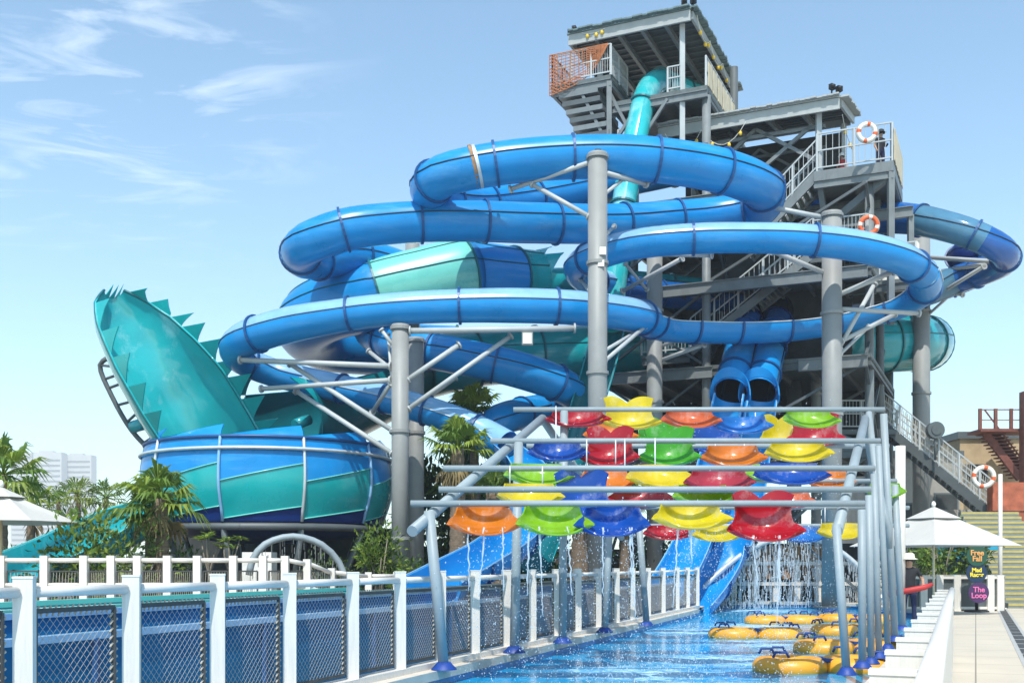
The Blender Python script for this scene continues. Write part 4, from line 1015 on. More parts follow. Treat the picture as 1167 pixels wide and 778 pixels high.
for (px, pt, Y, r) in ((965, 953, 13.9, .054), (983, 982, 14.8, .054), (993, 990, 15.4, .05), (1002, 996, 16.4, .05), (1012, 1001, 17.9, .05), (1020, 1007, 20.0, .065), (1028, 1020, 23.4, .07)):
    leg(px, ((pt-583.5)/F*Y, Y, zc(max(Y, 14.2))-.08), r)
mb = MB(); p = P(1000, 500, 19); mb.tube([P(990, 470, 20), P(998, 540, 19.5), P(1008, 585, 19), P(1013, 600, 19), P(1013, 625, 19)], .06, 10); mb.build('curved_brace', 'frame_grey', CA)
mb = MB(); mb.tube([G(1026, 24, .1), P(1026, 508, 24)], .11, 12); mb.build('leg', 'white_pipe', CA)
# ---- scoops
def scoop_mesh(name, mname, kind, w=.92):
    mb = MB(); rows = []; n = 20; m = 16
    v0 = {'heart': 0, 'bowl': .28, 'dish': .30}[kind]
    prof = [(0, .0, .42, .375), (.12, .01, .30, .345), (.28, .03, .14, .335), (.44, .09, -.03, .365), (.60, .22, -.155, .43), (.78, .42, -.215, .48), (.92, .56, -.22, .45), (1.0, .65, -.205, .36)]
    def at(v):
        for a, b in zip(prof[:-1], prof[1:]):
            if v <= b[0]+1e-6:
                t = (v-a[0])/(b[0]-a[0]); return [lerp(a[k], b[k], t) for k in (1, 2, 3)]
        return prof[-1][1:]
    for i in range(m+1):
        v = lerp(v0, 1, i/m); y, z, hw = at(v); row = []
        for j in range(n+1):
            u = lerp(-1, 1, j/n); x = hw*u*(w/.92)
            low = max(0, min(1, (v-.3)/.3))
            yy = y*(1-.34*u*u*(max(0, v-.55)/.45)) + (1-low*.45)*(.20 if kind == 'heart' else .24)*u*u - (.09*u*u*max(0, .30-v)/.3 if kind == 'bowl' else 0)
            zz = z+low*(.10*abs(u)**2.6+.04*u*u)
            if kind == 'heart' and v < .22:
                q = (.22-v)/.22; zz += q*(.085*(1-(2.0*(abs(u)-.58))**2)-.045)
            row.append(Vector((x, -yy, zz)))
        rows.append(row)
    mb.shell(rows, .022)
    return mb
def scoop(px, py, Y, colname, kind, label, w=.92, rz=0.0, tilt=0.0):
    """px,py: middle of the bowl's lip"""
    c = P(px, py, Y); c.z += .19; c.y += .3
    t = thing('water_scoop', label, 'scoop', c, 'coloured plastic scoops hanging from the canopy')
    mb = scoop_mesh('bowl', colname, kind, w)
    cs, sn = math.cos(rz), math.sin(rz); ct, st = math.cos(tilt), math.sin(tilt)
    V = []
    for (x, y, z) in mb.v:
        y, z = y*ct-z*st, y*st+z*ct
        V.append((c.x+x*cs-y*sn, c.y+x*sn+y*cs, c.z+z))
    mb.v = V; bo = mb.build('bowl', 'scoop_'+colname, t)
    yb = min([b_[0] for b_ in beams+backb], key=lambda q: abs(q-c.y)); zb = zc(yb)
    for sx in (-.24, .24):
        mb = MB(); a = Vector((c.x+sx*cs, c.y+sx*sn+.02, c.z+.02)); mb.cyl(a, Vector((a.x, a.y, zb)) if abs(yb-a.y) < .45 and zb > a.z+.1 else a+Vector((0, 0, .10)), .012, 6); mb.torus(a+Vector((0, -.005, .0)), (0, 1, 0), .03, .012, 8, 5); mb.build('hanger', 'rail_silver', t)
    tips.append((c.x, c.y-.55, c.z-.17))
tips = []
H, B, W_ = 'heart', 'dish', 'bowl'
rows_ = [
 (548, 603, 14.75, 'orange', W_, 'orange scoop at the left end of the lowest front beam', .88, .10),
 (625, 602, 14.75, 'lime', W_, 'lime scoop on the lowest front beam between the orange and the blue one', .92, .05),
 (702, 603, 14.75, 'cobalt', W_, 'blue scoop in the middle of the lowest front beam', .90, .0),
 (785, 602, 14.75, 'yellow', W_, 'yellow scoop on the lowest front beam between the blue and the red one', .92, 0.),
 (871, 612, 14.75, 'red', H, 'large red heart backed scoop at the right end of the lowest front beam', .96, 0.),
 (600, 577, 15.7, 'yellow', B, 'yellow scoop peeping out just above the orange one', .9, .1),
 (664, 583, 16.2, 'cobalt', H, 'blue heart backed scoop standing above the lime and blue front scoops', .86, 0.),
 (732, 580, 17.2, 'pink', B, 'dark pink dish just above the gap between the blue and yellow front scoops', .9, 0.),
 (800, 578, 16.6, 'lime', B, 'lime dish just above and behind the yellow front scoop', .9, 0.),
 (607, 553, 16.5, 'lime', B, 'lime dish at the left under the middle beam', .98, .1),
 (687, 556, 17.4, 'orange', W_, 'orange scoop above the blue heart backed one', .8, 0.),
 (748, 553, 16.9, 'yellow', B, 'pale yellow dish in the centre under the middle beam', .98, 0.),
 (821, 556, 16.6, 'pink', W_, 'pink scoop under the middle beam above the red heart', .90, 0.),
 (898, 552, 16.6, 'cobalt', B, 'blue crescent dish at the right under the middle beam', .98, -.1),
 (634, 527, 18.0, 'cobalt', B, 'blue dish at the left end of the second highest beam', .92, .1),
 (698, 528, 18.0, 'red', H, 'dark red heart backed scoop on the left of the second highest beam', .90, 0.),
 (766, 529, 18.0, 'green', H, 'green heart backed scoop in the middle of the second highest beam', .90, 0.),
 (836, 529, 18.0, 'orange', W_, 'orange scoop right of the green heart on the second highest beam', .94, 0.),
 (910, 524, 18.0, 'yellow', B, 'yellow crescent dish at the right end of the second highest beam', .98, 0.),
 (659, 489, 20.1, 'red', B, 'red crescent dish at the left end of the highest beam', 1.0, .1),
 (716, 490, 20.1, 'yellow', H, 'pale yellow scoop second from the left on the highest beam', 1.0, 0.),
 (784, 487, 20.1, 'coral', B, 'coral crescent dish in the middle of the highest beam', 1.0, 0.),
 (850, 494, 20.1, 'sky', W_, 'sky blue scoop under the twin tubes on the highest beam', 1.0, 0.),
 (919, 486, 20.1, 'lime', B, 'lime crescent dish at the right end of the highest beam', 1.0, 0.),
 (692, 503, 21.8, 'orange', H, 'orange scoop half hidden behind the pale yellow one', .95, 0.),
 (757, 509, 21.8, 'green', H, 'green scoop behind and below the coral crescent', 1.2, 0.),
 (818, 512, 22.2, 'cobalt', H, 'deep blue scoop behind the orange one of the second highest beam', 1.1, 0.),
 (890, 507, 21.9, 'yellow', H, 'yellow scoop left of the dark red one at the top right', 1.0, 0.),
 (933, 506, 21.7, 'red', H, 'dark red scoop at the top right below the lime crescent', 1.05, -.1),
 (943, 552, 23.4, 'orange', W_, 'amber scoop at the far right below the dark red one', 1.0, -.1),
 (868, 545, 23.4, 'lime', W_, 'lime scoop seen between the pink scoop and the blue crescent', 1.0, 0.),
 (905, 578, 24.6, 'coral', W_, 'coral scoop just right of the red heart', .95, 0.),
 (760, 616, 25.4, 'red', B, 'red dish hanging low behind the gap of the blue and yellow front scoops', 1.0, 0.),
 (820, 616, 25.2, 'yellow', B, 'yellow dish hanging low behind the yellow front scoop', 1.0, 0.),
 (914, 617, 25.6, 'sky', B, 'sky blue dish hanging low right of the red heart', 1.0, 0.),
 (957, 612, 24.6, 'yellow', W_, 'tall yellow scoop at the far right between the steel posts', 1.0, -.1),
 (650, 571, 19.2, 'lime', B, 'small lime dish at the left behind the blue heart', .85, 0.),
 (1012, 569, 23.6, 'lime', B, 'lime dish outside the posts at the far right', .7, -.2),
]
_rs = random.Random(5)
for (px, py, Y, c_, k_, lab, w, rz) in rows_:
    rz += _rs.uniform(-.16, .16); w *= _rs.uniform(.95, 1.07); dt = _rs.uniform(-.09, .09)
    if k_ == B: scoop(px, py-3, Y, c_, k_, lab, w*1.12, rz, .10+dt)
    else: scoop(px, py, Y, c_, k_, lab, w*1.10, rz, .06+dt)
# ---- falling water
mb = MB(); rnd = random.Random(3)
def drop(c, r):
    x, y, z = c; q = r*rnd.uniform(1.0, 1.7)
    mb.add([(x+r, y, z), (x-r, y, z), (x, y+r, z), (x, y-r, z), (x, y, z+q), (x, y, z-q)], [(0, 2, 4), (2, 1, 4), (1, 3, 4), (3, 0, 4), (2, 0, 5), (1, 2, 5), (3, 1, 5), (0, 3, 5)], 0, True)
for i, (x, y, z) in enumerate(tips):
    near = i < 6
    for s_ in range(3 if i < 5 else (2 if y > 24 or i < 20 else 1)):
        xs = x+rnd.uniform(-.3, .3); pts = []; zz = z+.0; dx = rnd.uniform(-.03, .03); zend = max(-.1, z-rnd.uniform(.5, 1.5))
        if i < 5:
            k = 0
            while zz > zend:
                pts.append(Vector((xs+dx*k*.2+rnd.uniform(-.012, .012), y-.02*k*.12, zz))); zz -= .07; k += 1
            if len(pts) > 2: mb.tube(pts, [max(.004, .013*(1-.6*j/len(pts))*rnd.uniform(.6, 1.5)) for j in range(len(pts))], 5, smooth=True)
        for k in range(170 if i < 5 else 90):
            zz = rnd.uniform(-.1, z); drop((xs+rnd.gauss(0, .05+.05*(z-zz)), y+rnd.gauss(0, .08), zz), rnd.uniform(.003, .009))
    for k in range(16):
        zz = z+rnd.uniform(-1.2, .5); drop((x+rnd.uniform(-.6, .6), y+rnd.uniform(-.5, .5), max(-.1, zz)), rnd.uniform(.004, .011))
# spray where the streams land
for (cx, cy, rad, n) in ((1.9, 16.4, 1.8, 520), (3.6, 18.6, 2.2, 520), (5.2, 22.5, 2.2, 420), (2.4, 14.4, 1.7, 460), (4.4, 26, 2.2, 300), (6.4, 29, 2, 240)):
    for k in range(n):
        a = rnd.uniform(0, 6.28); q = rad*math.sqrt(rnd.random()); drop((cx+q*math.cos(a), cy+q*math.sin(a), -.1+abs(rnd.gauss(0, .22))), rnd.uniform(.003, .011))
w_ = mb.build('falling_water', 'drop'); w_['kind'] = 'stuff'; w_['label'] = 'thin streams and drops of water falling from the coloured scoops'
# ---- water arches
def arch(pts, r, label, ncurt, zlow, m='rail_silver', seed=1, cm='drop', thick=.016):
    t = thing('water_arch', label, 'arch', Vector((pts[len(pts)//2][0].x, pts[len(pts)//2][0].y, 0)))
    path = spline(pts, .25); mb = MB(); mb.tube([p for p, _ in path], r, 10); mb.build('arch_pipe', m, t)
    rn = random.Random(seed); mb = MB(); d = arc_len(path)
    for k in range(ncurt):
        i = rn.randrange(1, len(path)); p = lerp(path[i-1][0], path[i][0], rn.random()); z = p.z-r
        while z > zlow:
            l = rn.uniform(.08, .40); w = rn.uniform(.4, 1.0)*thick; x = p.x+rn.gauss(0, .015); y = p.y+rn.gauss(0, .05)
            if rn.random() < .62: mb.tube([(x, y, z), (x, y, max(zlow, z-l))], w, 4, caps=False)
            z -= l+rn.uniform(.02, .12)
    cur = mb.build('water_curtain', cm, t); cur['kind'] = 'stuff'
arch([(P(793, 690, 38.2), .1), (P(800, 672, 38.8), .1), (P(828, 645, 39.4), .1), (P(862, 622, 40), .1), (P(900, 611, 40.6), .1), (P(940, 618, 41), .1), (P(975, 642, 41), .1), (P(1000, 672, 40.6), .1), (P(1008, 690, 40.2), .1)], .10, 'curved pipe arch raining a white curtain over the far end of the pool', 430, -.1)
arch([(P(284, 655, 28.5), .1), (P(288, 637, 28.5), .1), (P(302, 620, 28.6), .1), (P(334, 611, 28.8), .1), (P(366, 620, 29), .1), (P(386, 640, 29.2), .1), (P(394, 660, 29.2), .1)], .09, 'blue grey half round arch with a thin water veil beside the square pump housing', 60, .3, 'frame_grey', 2, 'steel', .010)
# ---- railing and rafts stack behind the arch
pf = thing('picket_fence', 'white picket barrier behind the water curtain at the end of the pool', 'fence', G(890, 43.2))
for k in range(9):
    p = G(812+k*24, 43.2); mb = MB(); mb.box((p.x, p.y, .85), (.22, .18, 1.7)); mb.build('post', 'white_paint', pf)
for z in (.75, 1.55):
    mb = MB(); mb.bar(G(812, 43.1, z), G(1004, 43.1, z), .10, .14); mb.build('rail', 'white_pipe', pf)
for k in range(10):
    mb = MB(); p = G(840+k*11, 44.4+.1*(k % 2)); mb.box((p.x, p.y, 1.9), (.36, .3, .7)); mb.box((p.x, p.y, 1.2), (.30, .3, .55)); o = mb.build('timber_board', 'timber', loc=p)
    o['group'] = 'upright timber boards behind the picket barrier'; tag(o, 'brown upright timber board in the row behind the water curtain', 'board', 'upright timber boards behind the picket barrier')

# ================================================================== RAFTS
def raft(loc, rz, label, first=[None]):
    if first[0] is not None: return copy_tree(first[0], loc, label, rz)
    t = thing('inflatable_raft', label, 'raft', (0, 0, 0), 'yellow double ring rafts floating in the channel')
    for sx in (-.5, .5):
        mb = MB(); mb.torus((sx, 0, .08), (0, 0, 1), .40, .165, 32, 14); mb.build('ring', 'yellow_float', t)
        mb = MB(); mb.lathe((sx, 0, .02), [(0, .02), (.25, .03), (.25, 0), (0, -.01)], 16); mb.build('seat_floor', 'strap_blue', t)
    for (x, y, a) in ((-.75, .38, .5), (.75, .38, -.5), (-.75, -.38, -.5), (.75, -.38, .5), (-.5, 0.62, 0), (.5, .62, 0)):
        mb = MB(); mb.tube([(x-.12, y, .26), (x-.08, y, .34), (x+.08, y, .34), (x+.12, y, .26)], .022, 6); mb.build('handle', 'strap_blue', t)
    mb = MB(); mb.box((0, 0, .2), (.18, .5, .05)); mb.build('joining_strap', 'strap_blue', t)
    t.location = loc; t.rotation_euler = (0, 0, rz); first[0] = t; return t
raft(G(937, 16.7, -.14), .05, 'yellow raft nearest the camera, cut by the first steel post')
raft(G(968, 20.4, -.14), .15, 'yellow raft right behind the nearest one, with a blue strap')
raft(G(862, 24.3, -.14), -.08, 'yellow raft floating farthest left, alone in open water')
raft(G(972, 25.6, -.14), .35, 'yellow raft between the steel posts, right of the leftmost raft')
raft(G(892, 30.2, -.14), .1, 'yellow raft far back below the water curtain, left of its pair')
raft(G(975, 31, -.14), -.3, 'yellow raft far back below the water curtain, right of its pair')

# ================================================================== UMBRELLAS
def umbrella(c, r, za, ze, label, n=8, rot=0.2, base=True):
    t = thing('parasol', label, 'parasol', c)
    mb = MB(); q = []
    for i in range(7):
        f = i/6; row = []
        for k in range(n*4+1):
            a = rot+2*math.pi*k/(n*4); seg_ = (k/4) % 1; chord = math.cos(math.pi/n)/math.cos((seg_-.5)*2*math.pi/n)
            rr_ = r*f*chord if f > 0 else .02
            row.append(Vector((c.x+rr_*math.cos(a), c.y+rr_*math.sin(a), lerp(za, ze, f)-.10*math.sin(math.pi*f)*math.sin(math.pi*seg_)*.5)))
        q.append(row)
    mb.shell(q, .012, smooth=False); mb.build('canopy', 'canvas', t)
    mb = MB(); q2 = []
    for i in range(3):
        f = .0+.32*i/2
        q2.append([Vector((c.x+max(.02, r*f)*math.cos(rot+2*math.pi*k/n), c.y+max(.02, r*f)*math.sin(rot+2*math.pi*k/n), lerp(za, ze, f)+.07)) for k in range(n+1)])
    mb.shell(q2, .012, smooth=False); mb.build('vent_cap', 'canvas', t)
    mb = MB(); mb.cyl((c.x, c.y, .0), (c.x, c.y, za+.02), .035, 10); mb.build('pole', 'wood_pole', t)
    mb = MB(); mb.lathe((c.x, c.y, za+.06), [(0, 0), (.06, .04), (.07, .1), (.04, .17), (0, .19)], 10); mb.build('finial', 'lamp_white', t)
    for k in range(n):
        a = rot+2*math.pi*k/n; mb = MB(); mb.bar((c.x+.04*math.cos(a), c.y+.04*math.sin(a), za-.5), (c.x+r*.55*math.cos(a), c.y+r*.55*math.sin(a), lerp(za, ze, .55)-.03), .02, .02); mb.build('stretcher', 'wood_pole', t)
    mb = MB(); mb.lathe((c.x, c.y, 0), [(0, .1), (.32, .1), (.36, .02), (.36, 0)], 20); mb.build('base', 'grey_wall', t)
umbrella(G(1, 25.5), 1.78, 3.22, 2.47, 'white parasol at the left edge of the photo behind the terrace fence', rot=.0)
umbrella(G(1064, 33), 2.42, 3.16, 2.05, 'white parasol beside the round signs on the right deck', 4, rot=-.35)

# ================================================================== SIGN
SG = thing('round_sign_post', 'post with three stacked round ride signs on the right deck', 'sign', G(1114, 34.7))
def text(s, size, c, m, parent):
    cu = bpy.data.curves.new('lettering', 'FONT'); cu.body = s; cu.size = size; cu.align_x = 'CENTER'; cu.align_y = 'CENTER'; cu.extrude = .008; cu.offset = .006; cu.space_line = .8
    o = bpy.data.objects.new('lettering', cu); COL.objects.link(o); dg = bpy.context.evaluated_depsgraph_get(); me = bpy.data.meshes.new_from_object(o.evaluated_get(dg)); bpy.data.objects.remove(o)
    o = bpy.data.objects.new('lettering', me); COL.objects.link(o); me.materials.clear(); me.materials.append(MATS[m]); o.parent = parent; o.location = Vector(c)-Vector(ORG[parent.name]); o.rotation_euler = (math.pi/2, 0, 0)
b0 = G(1114, 34.7); mb = MB(); mb.cyl((b0.x, b0.y+.06, 0), (b0.x, b0.y+.06, 2.1), .05, 10); mb.build('pole', 'black', SG)
mb = MB(); mb.lathe((b0.x, b0.y+.06, 0), [(0, .05), (.36, .05), (.38, .0)], 20); mb.build('foot', 'black', SG)
for (px, py, m_, ink, s_) in ((1113.5, 633, 'sign_green', 'ink_orange', 'Free\nFall'), (1113, 652, 'sign_navy', 'ink_yellow', 'Mad\nRacer'), (1115.5, 675, 'sign_purple', 'ink_pink', 'The\nLoop')):
    c = P(px, py, 34.68+(.03 if py == 652 else 0)); mb = MB(); mb.cyl((c.x, c.y, c.z), (c.x, c.y+.03, c.z), .325, 36); dsk = mb.build('disc', m_, SG); text(s_, .235 if 'Racer' not in s_ else .185, (c.x, c.y-.012, c.z), ink, dsk)

# ================================================================== RIGHT BACKGROUND
ST = thing('access_stairs', 'grey stair flight with mesh railings coming down in front of the tan building', 'stairs', G(1075, 43.5))
p = P(1140, 594, 43.0); q = P(1004, 482, 45.5)
stairs(p, q, 1.5, 20, parent=ST, side=Vector((.25, .97, 0)), m='steel_dark', tread='steel_dark')
mb = MB()
for e in (Vector((0, 0, .2)),):
    n = 60; t = (q-p)/n
    for k in range(n):
        a = p+t*k+e; mb.bar(a, a+Vector((0, 0, 1.1))+t, .012, .012); mb.bar(a+Vector((0, 0, 1.1)), a+t, .012, .012)
mb.build('rope_mesh', 'rope', ST)
mb = MB(); c = P(1000, 488, 45.6); mb.box((c.x-.6, c.y+.6, c.z-.2), (2.4, 2.2, .2)); mb.cyl((c.x, c.y, 0), (c.x, c.y, c.z), .14, 10); mb.build('top_landing', 'steel_dark', ST); railing((c.x-1.7, c.y-.4, c.z-.1), (c.x+.1, c.y-.4, c.z-.1), 1.2, 'steel_light', parent=ST)
mb = MB(); c = P(1066, 490, 44.0); mb.cyl((c.x, c.y, c.z-1.2), (c.x, c.y, c.z), .05, 8); mb.cyl((c.x, c.y-.12, c.z), (c.x, c.y+.2, c.z), .34, 18); mb.cyl((c.x, c.y-.16, c.z), (c.x, c.y-.12, c.z), .2, 14); mb.build('loudspeaker', 'steel_dark', ST)
def building(name, label, px0, px1, Y, ytop, dep, m, trim, windows=(), z0=0):
    a = G(px0, Y); b = G(px1, Y); zt = P(px0, ytop, Y).z
    t = thing(name, label, 'building', Vector(((a.x+b.x)/2, Y, 0)))
    mb = MB(); mb.box(((a.x+b.x)/2, Y+dep/2, zt/2), (b.x-a.x, dep, zt)); mb.build('wall', m, t)
    mb = MB(); mb.box(((a.x+b.x)/2, Y+dep/2, zt+.18), (b.x-a.x+.3, dep+.3, .36)); mb.build('roof_edge', trim, t)
    for (wx, wy, ww, wh, mm) in windows:
        c = P(wx, wy, Y); mb = MB(); mb.box((c.x, Y-.02, c.z), (ww, .08, wh)); f = mb.build('window', 'steel_dark', t); mb = MB(); mb.box((c.x, Y-.065, c.z), (ww-.16, .02, wh-.16)); mb.build('pane', mm, f)
    return t
tb = building('service_building', 'weathered tan building with a dark roof edge at the right edge', 1094, 1230, 56, 500, 12, 'tan_wall', 'steel_dark', ((1112, 540, 1.2, 1.0, 'black'), (1150, 600, 2.2, 1.6, 'shadow_void')))
building('low_service_building', 'lower tan concrete block seen through the stair mesh', 1012, 1094, 54, 522, 9, 'grey_wall', 'steel_dark', ((1035, 590, 3.0, 1.5, 'shadow_void'), (1078, 580, 1.2, 1.6, 'shadow_void')))
mb = MB(); c = P(1126, 596, 40); mb.box((P(1113, 560, 46).x, 46, 1.9), (4.2, .3, 3.8)); tag(mb.build('concrete_wall', 'grey_wall', loc=P(1113, 643, 46)), 'plain grey concrete wall standing under the grey stair flight', 'wall')
RS = thing('red_stairs', 'rust red steel stairs and landing on the side of the tan building', 'stairs', G(1140, 54.5))
p = P(1162, 545, 54.2); q = P(1122, 492, 54.2)
mb = MB(); mb.bar(p, q, .2, .35); mb.bar(p+Vector((.9, .9, 0)), q+Vector((.9, .9, 0)), .2, .35)
for k in range(14):
    c = lerp(p, q, (k+.5)/14)+Vector((.45, .45, 0)); mb.box(c, (1.1, .9, .06))
mb.build('flight', 'rust', RS)
mb = MB(); c0 = P(1110, 492, 54.2); c1_ = P(1180, 492, 54.2); mb.bar(c0, c1_, 1.6, .14); mb.build('landing', 'rust', RS)
for k in range(5):
    c = lerp(c0, c1_, k/4)+Vector((0, -.7, 0)); mb = MB(); mb.bar(c, c+Vector((0, 0, 1.05)), .14, .14, up=Vector((0, 1, 0))); mb.build('landing_post', 'rust', RS)
mb = MB(); mb.bar(c0+Vector((0, -.7, 1.0)), c1_+Vector((0, -.7, 1.0)), .05, .05); mb.bar(c0+Vector((0, -.7, .5)), c1_+Vector((0, -.7, .5)), .04, .04); mb.bar(p+Vector((0, 0, 1.1)), q+Vector((0, 0, 1.1)), .06, .06); mb.build('handrail', 'rust', RS)
mb = MB(); c = P(1163, 470, 53); mb.box((c.x+.3, 53, c.z-3), (.5, .5, 8)); tag(mb.build('red_post', 'rust', loc=(c.x+.3, 53, 0)), 'rust red post at the far right edge beside the red stairs', 'post')
mb = MB(); c = P(1156, 566, 42.5); mb.box((c.x, 42.5, c.z), (1.9, .5, 1.1)); mb.box((c.x, 42.5, c.z/2-.3), (1.5, .4, c.z-.55)); tag(mb.build('red_panel_wall', 'rust_wall', loc=(c.x, 42.5, 0)), 'orange red painted wall at the head of the striped steps', 'wall')
SS = thing('striped_steps', 'steps with yellow painted nosings at the right edge', 'stairs', G(1160, 38))
x0 = G(1143, 38).x; n = 19
mb = MB(); mn = MB()
for k in range(n):
    z = 3.5*(k+1)/n; y = 37.6+k*.22; mb.box((x0+1.1, y+.13, z/2), (2.2, .26, z)); mn.box((x0+1.1, y+.012, z-.055), (2.18, .05, .085))
mb.build('step_block', 'tread_grey', SS); mn.build('nosing', 'yellow_paint', SS)
mb = MB(); p = G(1140, 37.2); mb.cyl(p, P(1140, 540, 37.2), .07, 10); mb.lathe((p.x, p.y, 0), [(0, .04), (.2, .04), (.2, 0)], 12); tag(mb.build('white_pole', 'white_pipe', loc=p), 'slim white pole beside the striped steps', 'pole')
CP = thing('blue_hoarding', 'bright cyan and black board fence behind the bushes and ride signs', 'hoarding', G(1100, 40))
for (z, h, m_) in ((2.05, .7, 'cyan_panel'), (1.45, .5, 'navy'), (.62, 1.15, 'cyan_panel')):
    mb = MB(); mb.box((G(1105, 40).x, 40, z), (2.3, .08, h-.004)); mb.build('panel', m_, CP)
# rock and timber behind pool, dark planting wall, added dark panels for shade
mb = MB(); mb.bar(G(485, 47.5)+Vector((0, 0, 1.1)), G(830, 52)+Vector((0, 0, 1.1)), .6, 2.2); tag(mb.build('garden_wall', 'brown_wall', loc=G(640, 49)), 'dark brown rough wall behind the palms under the tower', 'wall')
mb = MB(); mb.bar(G(196, 46)+Vector((0, 0, 1.5)), G(470, 46)+Vector((0, 0, 1.5)), .5, 3.0); tag(mb.build('shade_backdrop', 'shadow_void', loc=G(300, 49)), 'added dark panel standing in for the shade under the blue and teal bowl', 'wall')  # no real wall: dark panel added as the shade beneath the bowl
mb = MB(); mb.bar(G(838, 47)+Vector((0, 0, 1.2)), G(1010, 47)+Vector((0, 0, 1.2)), .5, 2.4); tag(mb.build('shade_backdrop', 'shadow_void', loc=G(900, 47)), 'added dark panel standing in for shade under the tower behind the water curtain', 'wall')  # dark panel added for the gloom at the tower's foot
mb = MB(); mb.box((G(30, 60).x, 60, 1.0), (7, 3, 2.0)); mb.box((G(30, 60).x, 60, 2.15), (7.6, 3.6, .3), 1); tag(mb.build('kiosk', ['brown_wall', 'rust'], loc=G(30, 60)), 'low brown kiosk behind the left parasol', 'kiosk')
# flood light under the lower loop
fl = thing('floodlight', 'pale square floodlight on the arm under the lower loop', 'lamp', P(600, 376, 36.2))
mb = MB(); c = P(601, 386, 36.1); mb.box((c.x, c.y, c.z), (.36, .16, .42)); mb.build('housing', 'steel', fl); mb = MB(); mb.box((c.x, c.y-.09, c.z), (.28, .02, .34)); mb.build('lens', 'lamp_white', fl); mb = MB(); mb.bar(P(600, 375, 36.2), P(600, 381, 36.15), .1, .1, up=Vector((0, 1, 0))); mb.build('yoke', 'steel', fl)

# ================================================================== VEGETATION
def palm_parts(parent, c, ht, crown_r, trunk_r, nf=30, seed=1, dry=.25, droop=1.0, blades=16, green=('leaf', 'leaf_light')):
    rn = random.Random(seed); c = Vector(c)
    mb = MB(); pts = []; rs = []; lean = rn.uniform(-.04, .04); nn = max(6, int(ht*7))
    for i in range(nn+1):
        f = i/nn; pts.append(c+Vector((lean*ht*f*f, 0, ht*f))); rs.append(trunk_r*(1.25-.45*f)*(1.07 if i % 2 else .95))
    mb.tube(pts, rs, 10); mb.build('trunk', 'trunk', parent)
    top = pts[-1]; mb = MB(); 
    for k in range(nf):
        az = k*2.39996+rn.uniform(-.2, .2); f = k/nf; el = R(lerp(80, -42*droop, f**.85)+rn.uniform(-8, 8)); dead = f > 1-dry
        if dead: el = R(rn.uniform(-82, -50))
        d = Vector((math.cos(az)*math.cos(el), math.sin(az)*math.cos(el), math.sin(el))); side = Vector((-math.sin(az), math.cos(az), 0)); up = side.cross(d)*-1
        if up.z < 0: up = -up
        pl = crown_r*rn.uniform(.34, .5); mi = 2 if dead else (1 if rn.random() < .38 else 0)
        h = top+d*pl-Vector((0, 0, pl*.12)); mb.tube([top, top+d*pl*.5, h], [.03, .022, .016], 4, mi, caps=False)
        L_ = crown_r*rn.uniform(.5, .66)*(0.8 if dead else 1)
        for b in range(blades):
            a = lerp(-1.5, 1.5, b/(blades-1))+rn.uniform(-.05, .05); bl = L_*(1-.32*abs(a)/1.5)*rn.uniform(.85, 1.08)
            bd = (d*math.cos(a)+side*math.sin(a)); w = up*.0+(side*math.cos(a)-d*math.sin(a))*(bl*.07)
            m1 = h+bd*bl*.6+up*(.03*bl); tip = h+bd*bl-Vector((0, 0, bl*(.20+.35*rn.random()))); fold = up*(bl*.03)
            mb.add([h, m1-w+fold, m1+w+fold, tip, m1-fold*.5], [(0, 1, 4), (0, 4, 2), (1, 3, 4), (4, 3, 2)], mi)
    mb.build('crown', [green[0], green[1], 'leaf_dry'], parent)
def palm(px, Y, ytop, label, **k):
    c = G(px, Y); ht = P(px, ytop, Y).z; t = thing('fan_palm', label, 'palm', c, 'fan palms around the slides'); palm_parts(t, c, ht, **k)
palm(186, 27.0, 568, 'large fan palm in front of the bowl, its right hand trunk', crown_r=1.3, trunk_r=.17, seed=4, nf=26, dry=.14, blades=13)
palm(172, 27.8, 582, 'fan palm half hidden by the large one, its left hand trunk', crown_r=1.1, trunk_r=.15, seed=9, nf=20, dry=.2, blades=13)
palm(2, 33, 541, 'fan palm cut by the left edge of the photo above the parasol', crown_r=1.5, trunk_r=.16, seed=5, nf=24, dry=.08, blades=13)
palm(34, 40, 575, 'fan palm just right of the one at the left edge', crown_r=1.5, trunk_r=.16, seed=6, nf=20, dry=.1, blades=12)
palm(68, 60, 570, 'leftmost of the three distant palms before the hazy blocks', crown_r=1.0, trunk_r=.14, seed=7, nf=20, blades=9, dry=.1)
palm(91, 55, 563, 'middle and tallest of the three distant palms before the hazy blocks', crown_r=1.3, trunk_r=.14, seed=8, nf=22, blades=9, dry=.1)
palm(121, 55, 567, 'rightmost of the three distant palms before the hazy blocks', crown_r=1.35, trunk_r=.14, seed=11, nf=22, blades=9, dry=.1)
palm(522, 33.5, 512, 'shaggy fan palm under the descending tube left of the canopy', crown_r=1.35, trunk_r=.25, seed=12, nf=40, dry=.45)
palm(543, 42.8, 470, 'fan palm whose bright crown shows between the column and curled tube', crown_r=1.6, trunk_r=.2, seed=13, nf=30, dry=.1)
palm(566, 35.5, 560, 'stout fan palm trunk behind the left end of the scoops', crown_r=1.2, trunk_r=.3, seed=14, nf=20, dry=.5)
palm(660, 36.0, 566, 'fan palm trunk just left of the brightest column behind the scoops', crown_r=1.2, trunk_r=.30, seed=15, nf=24, dry=.3)
palm(712, 40.0, 575, 'fan palm right of the brightest column behind the scoops', crown_r=1.2, trunk_r=.2, seed=16, nf=24, dry=.3)
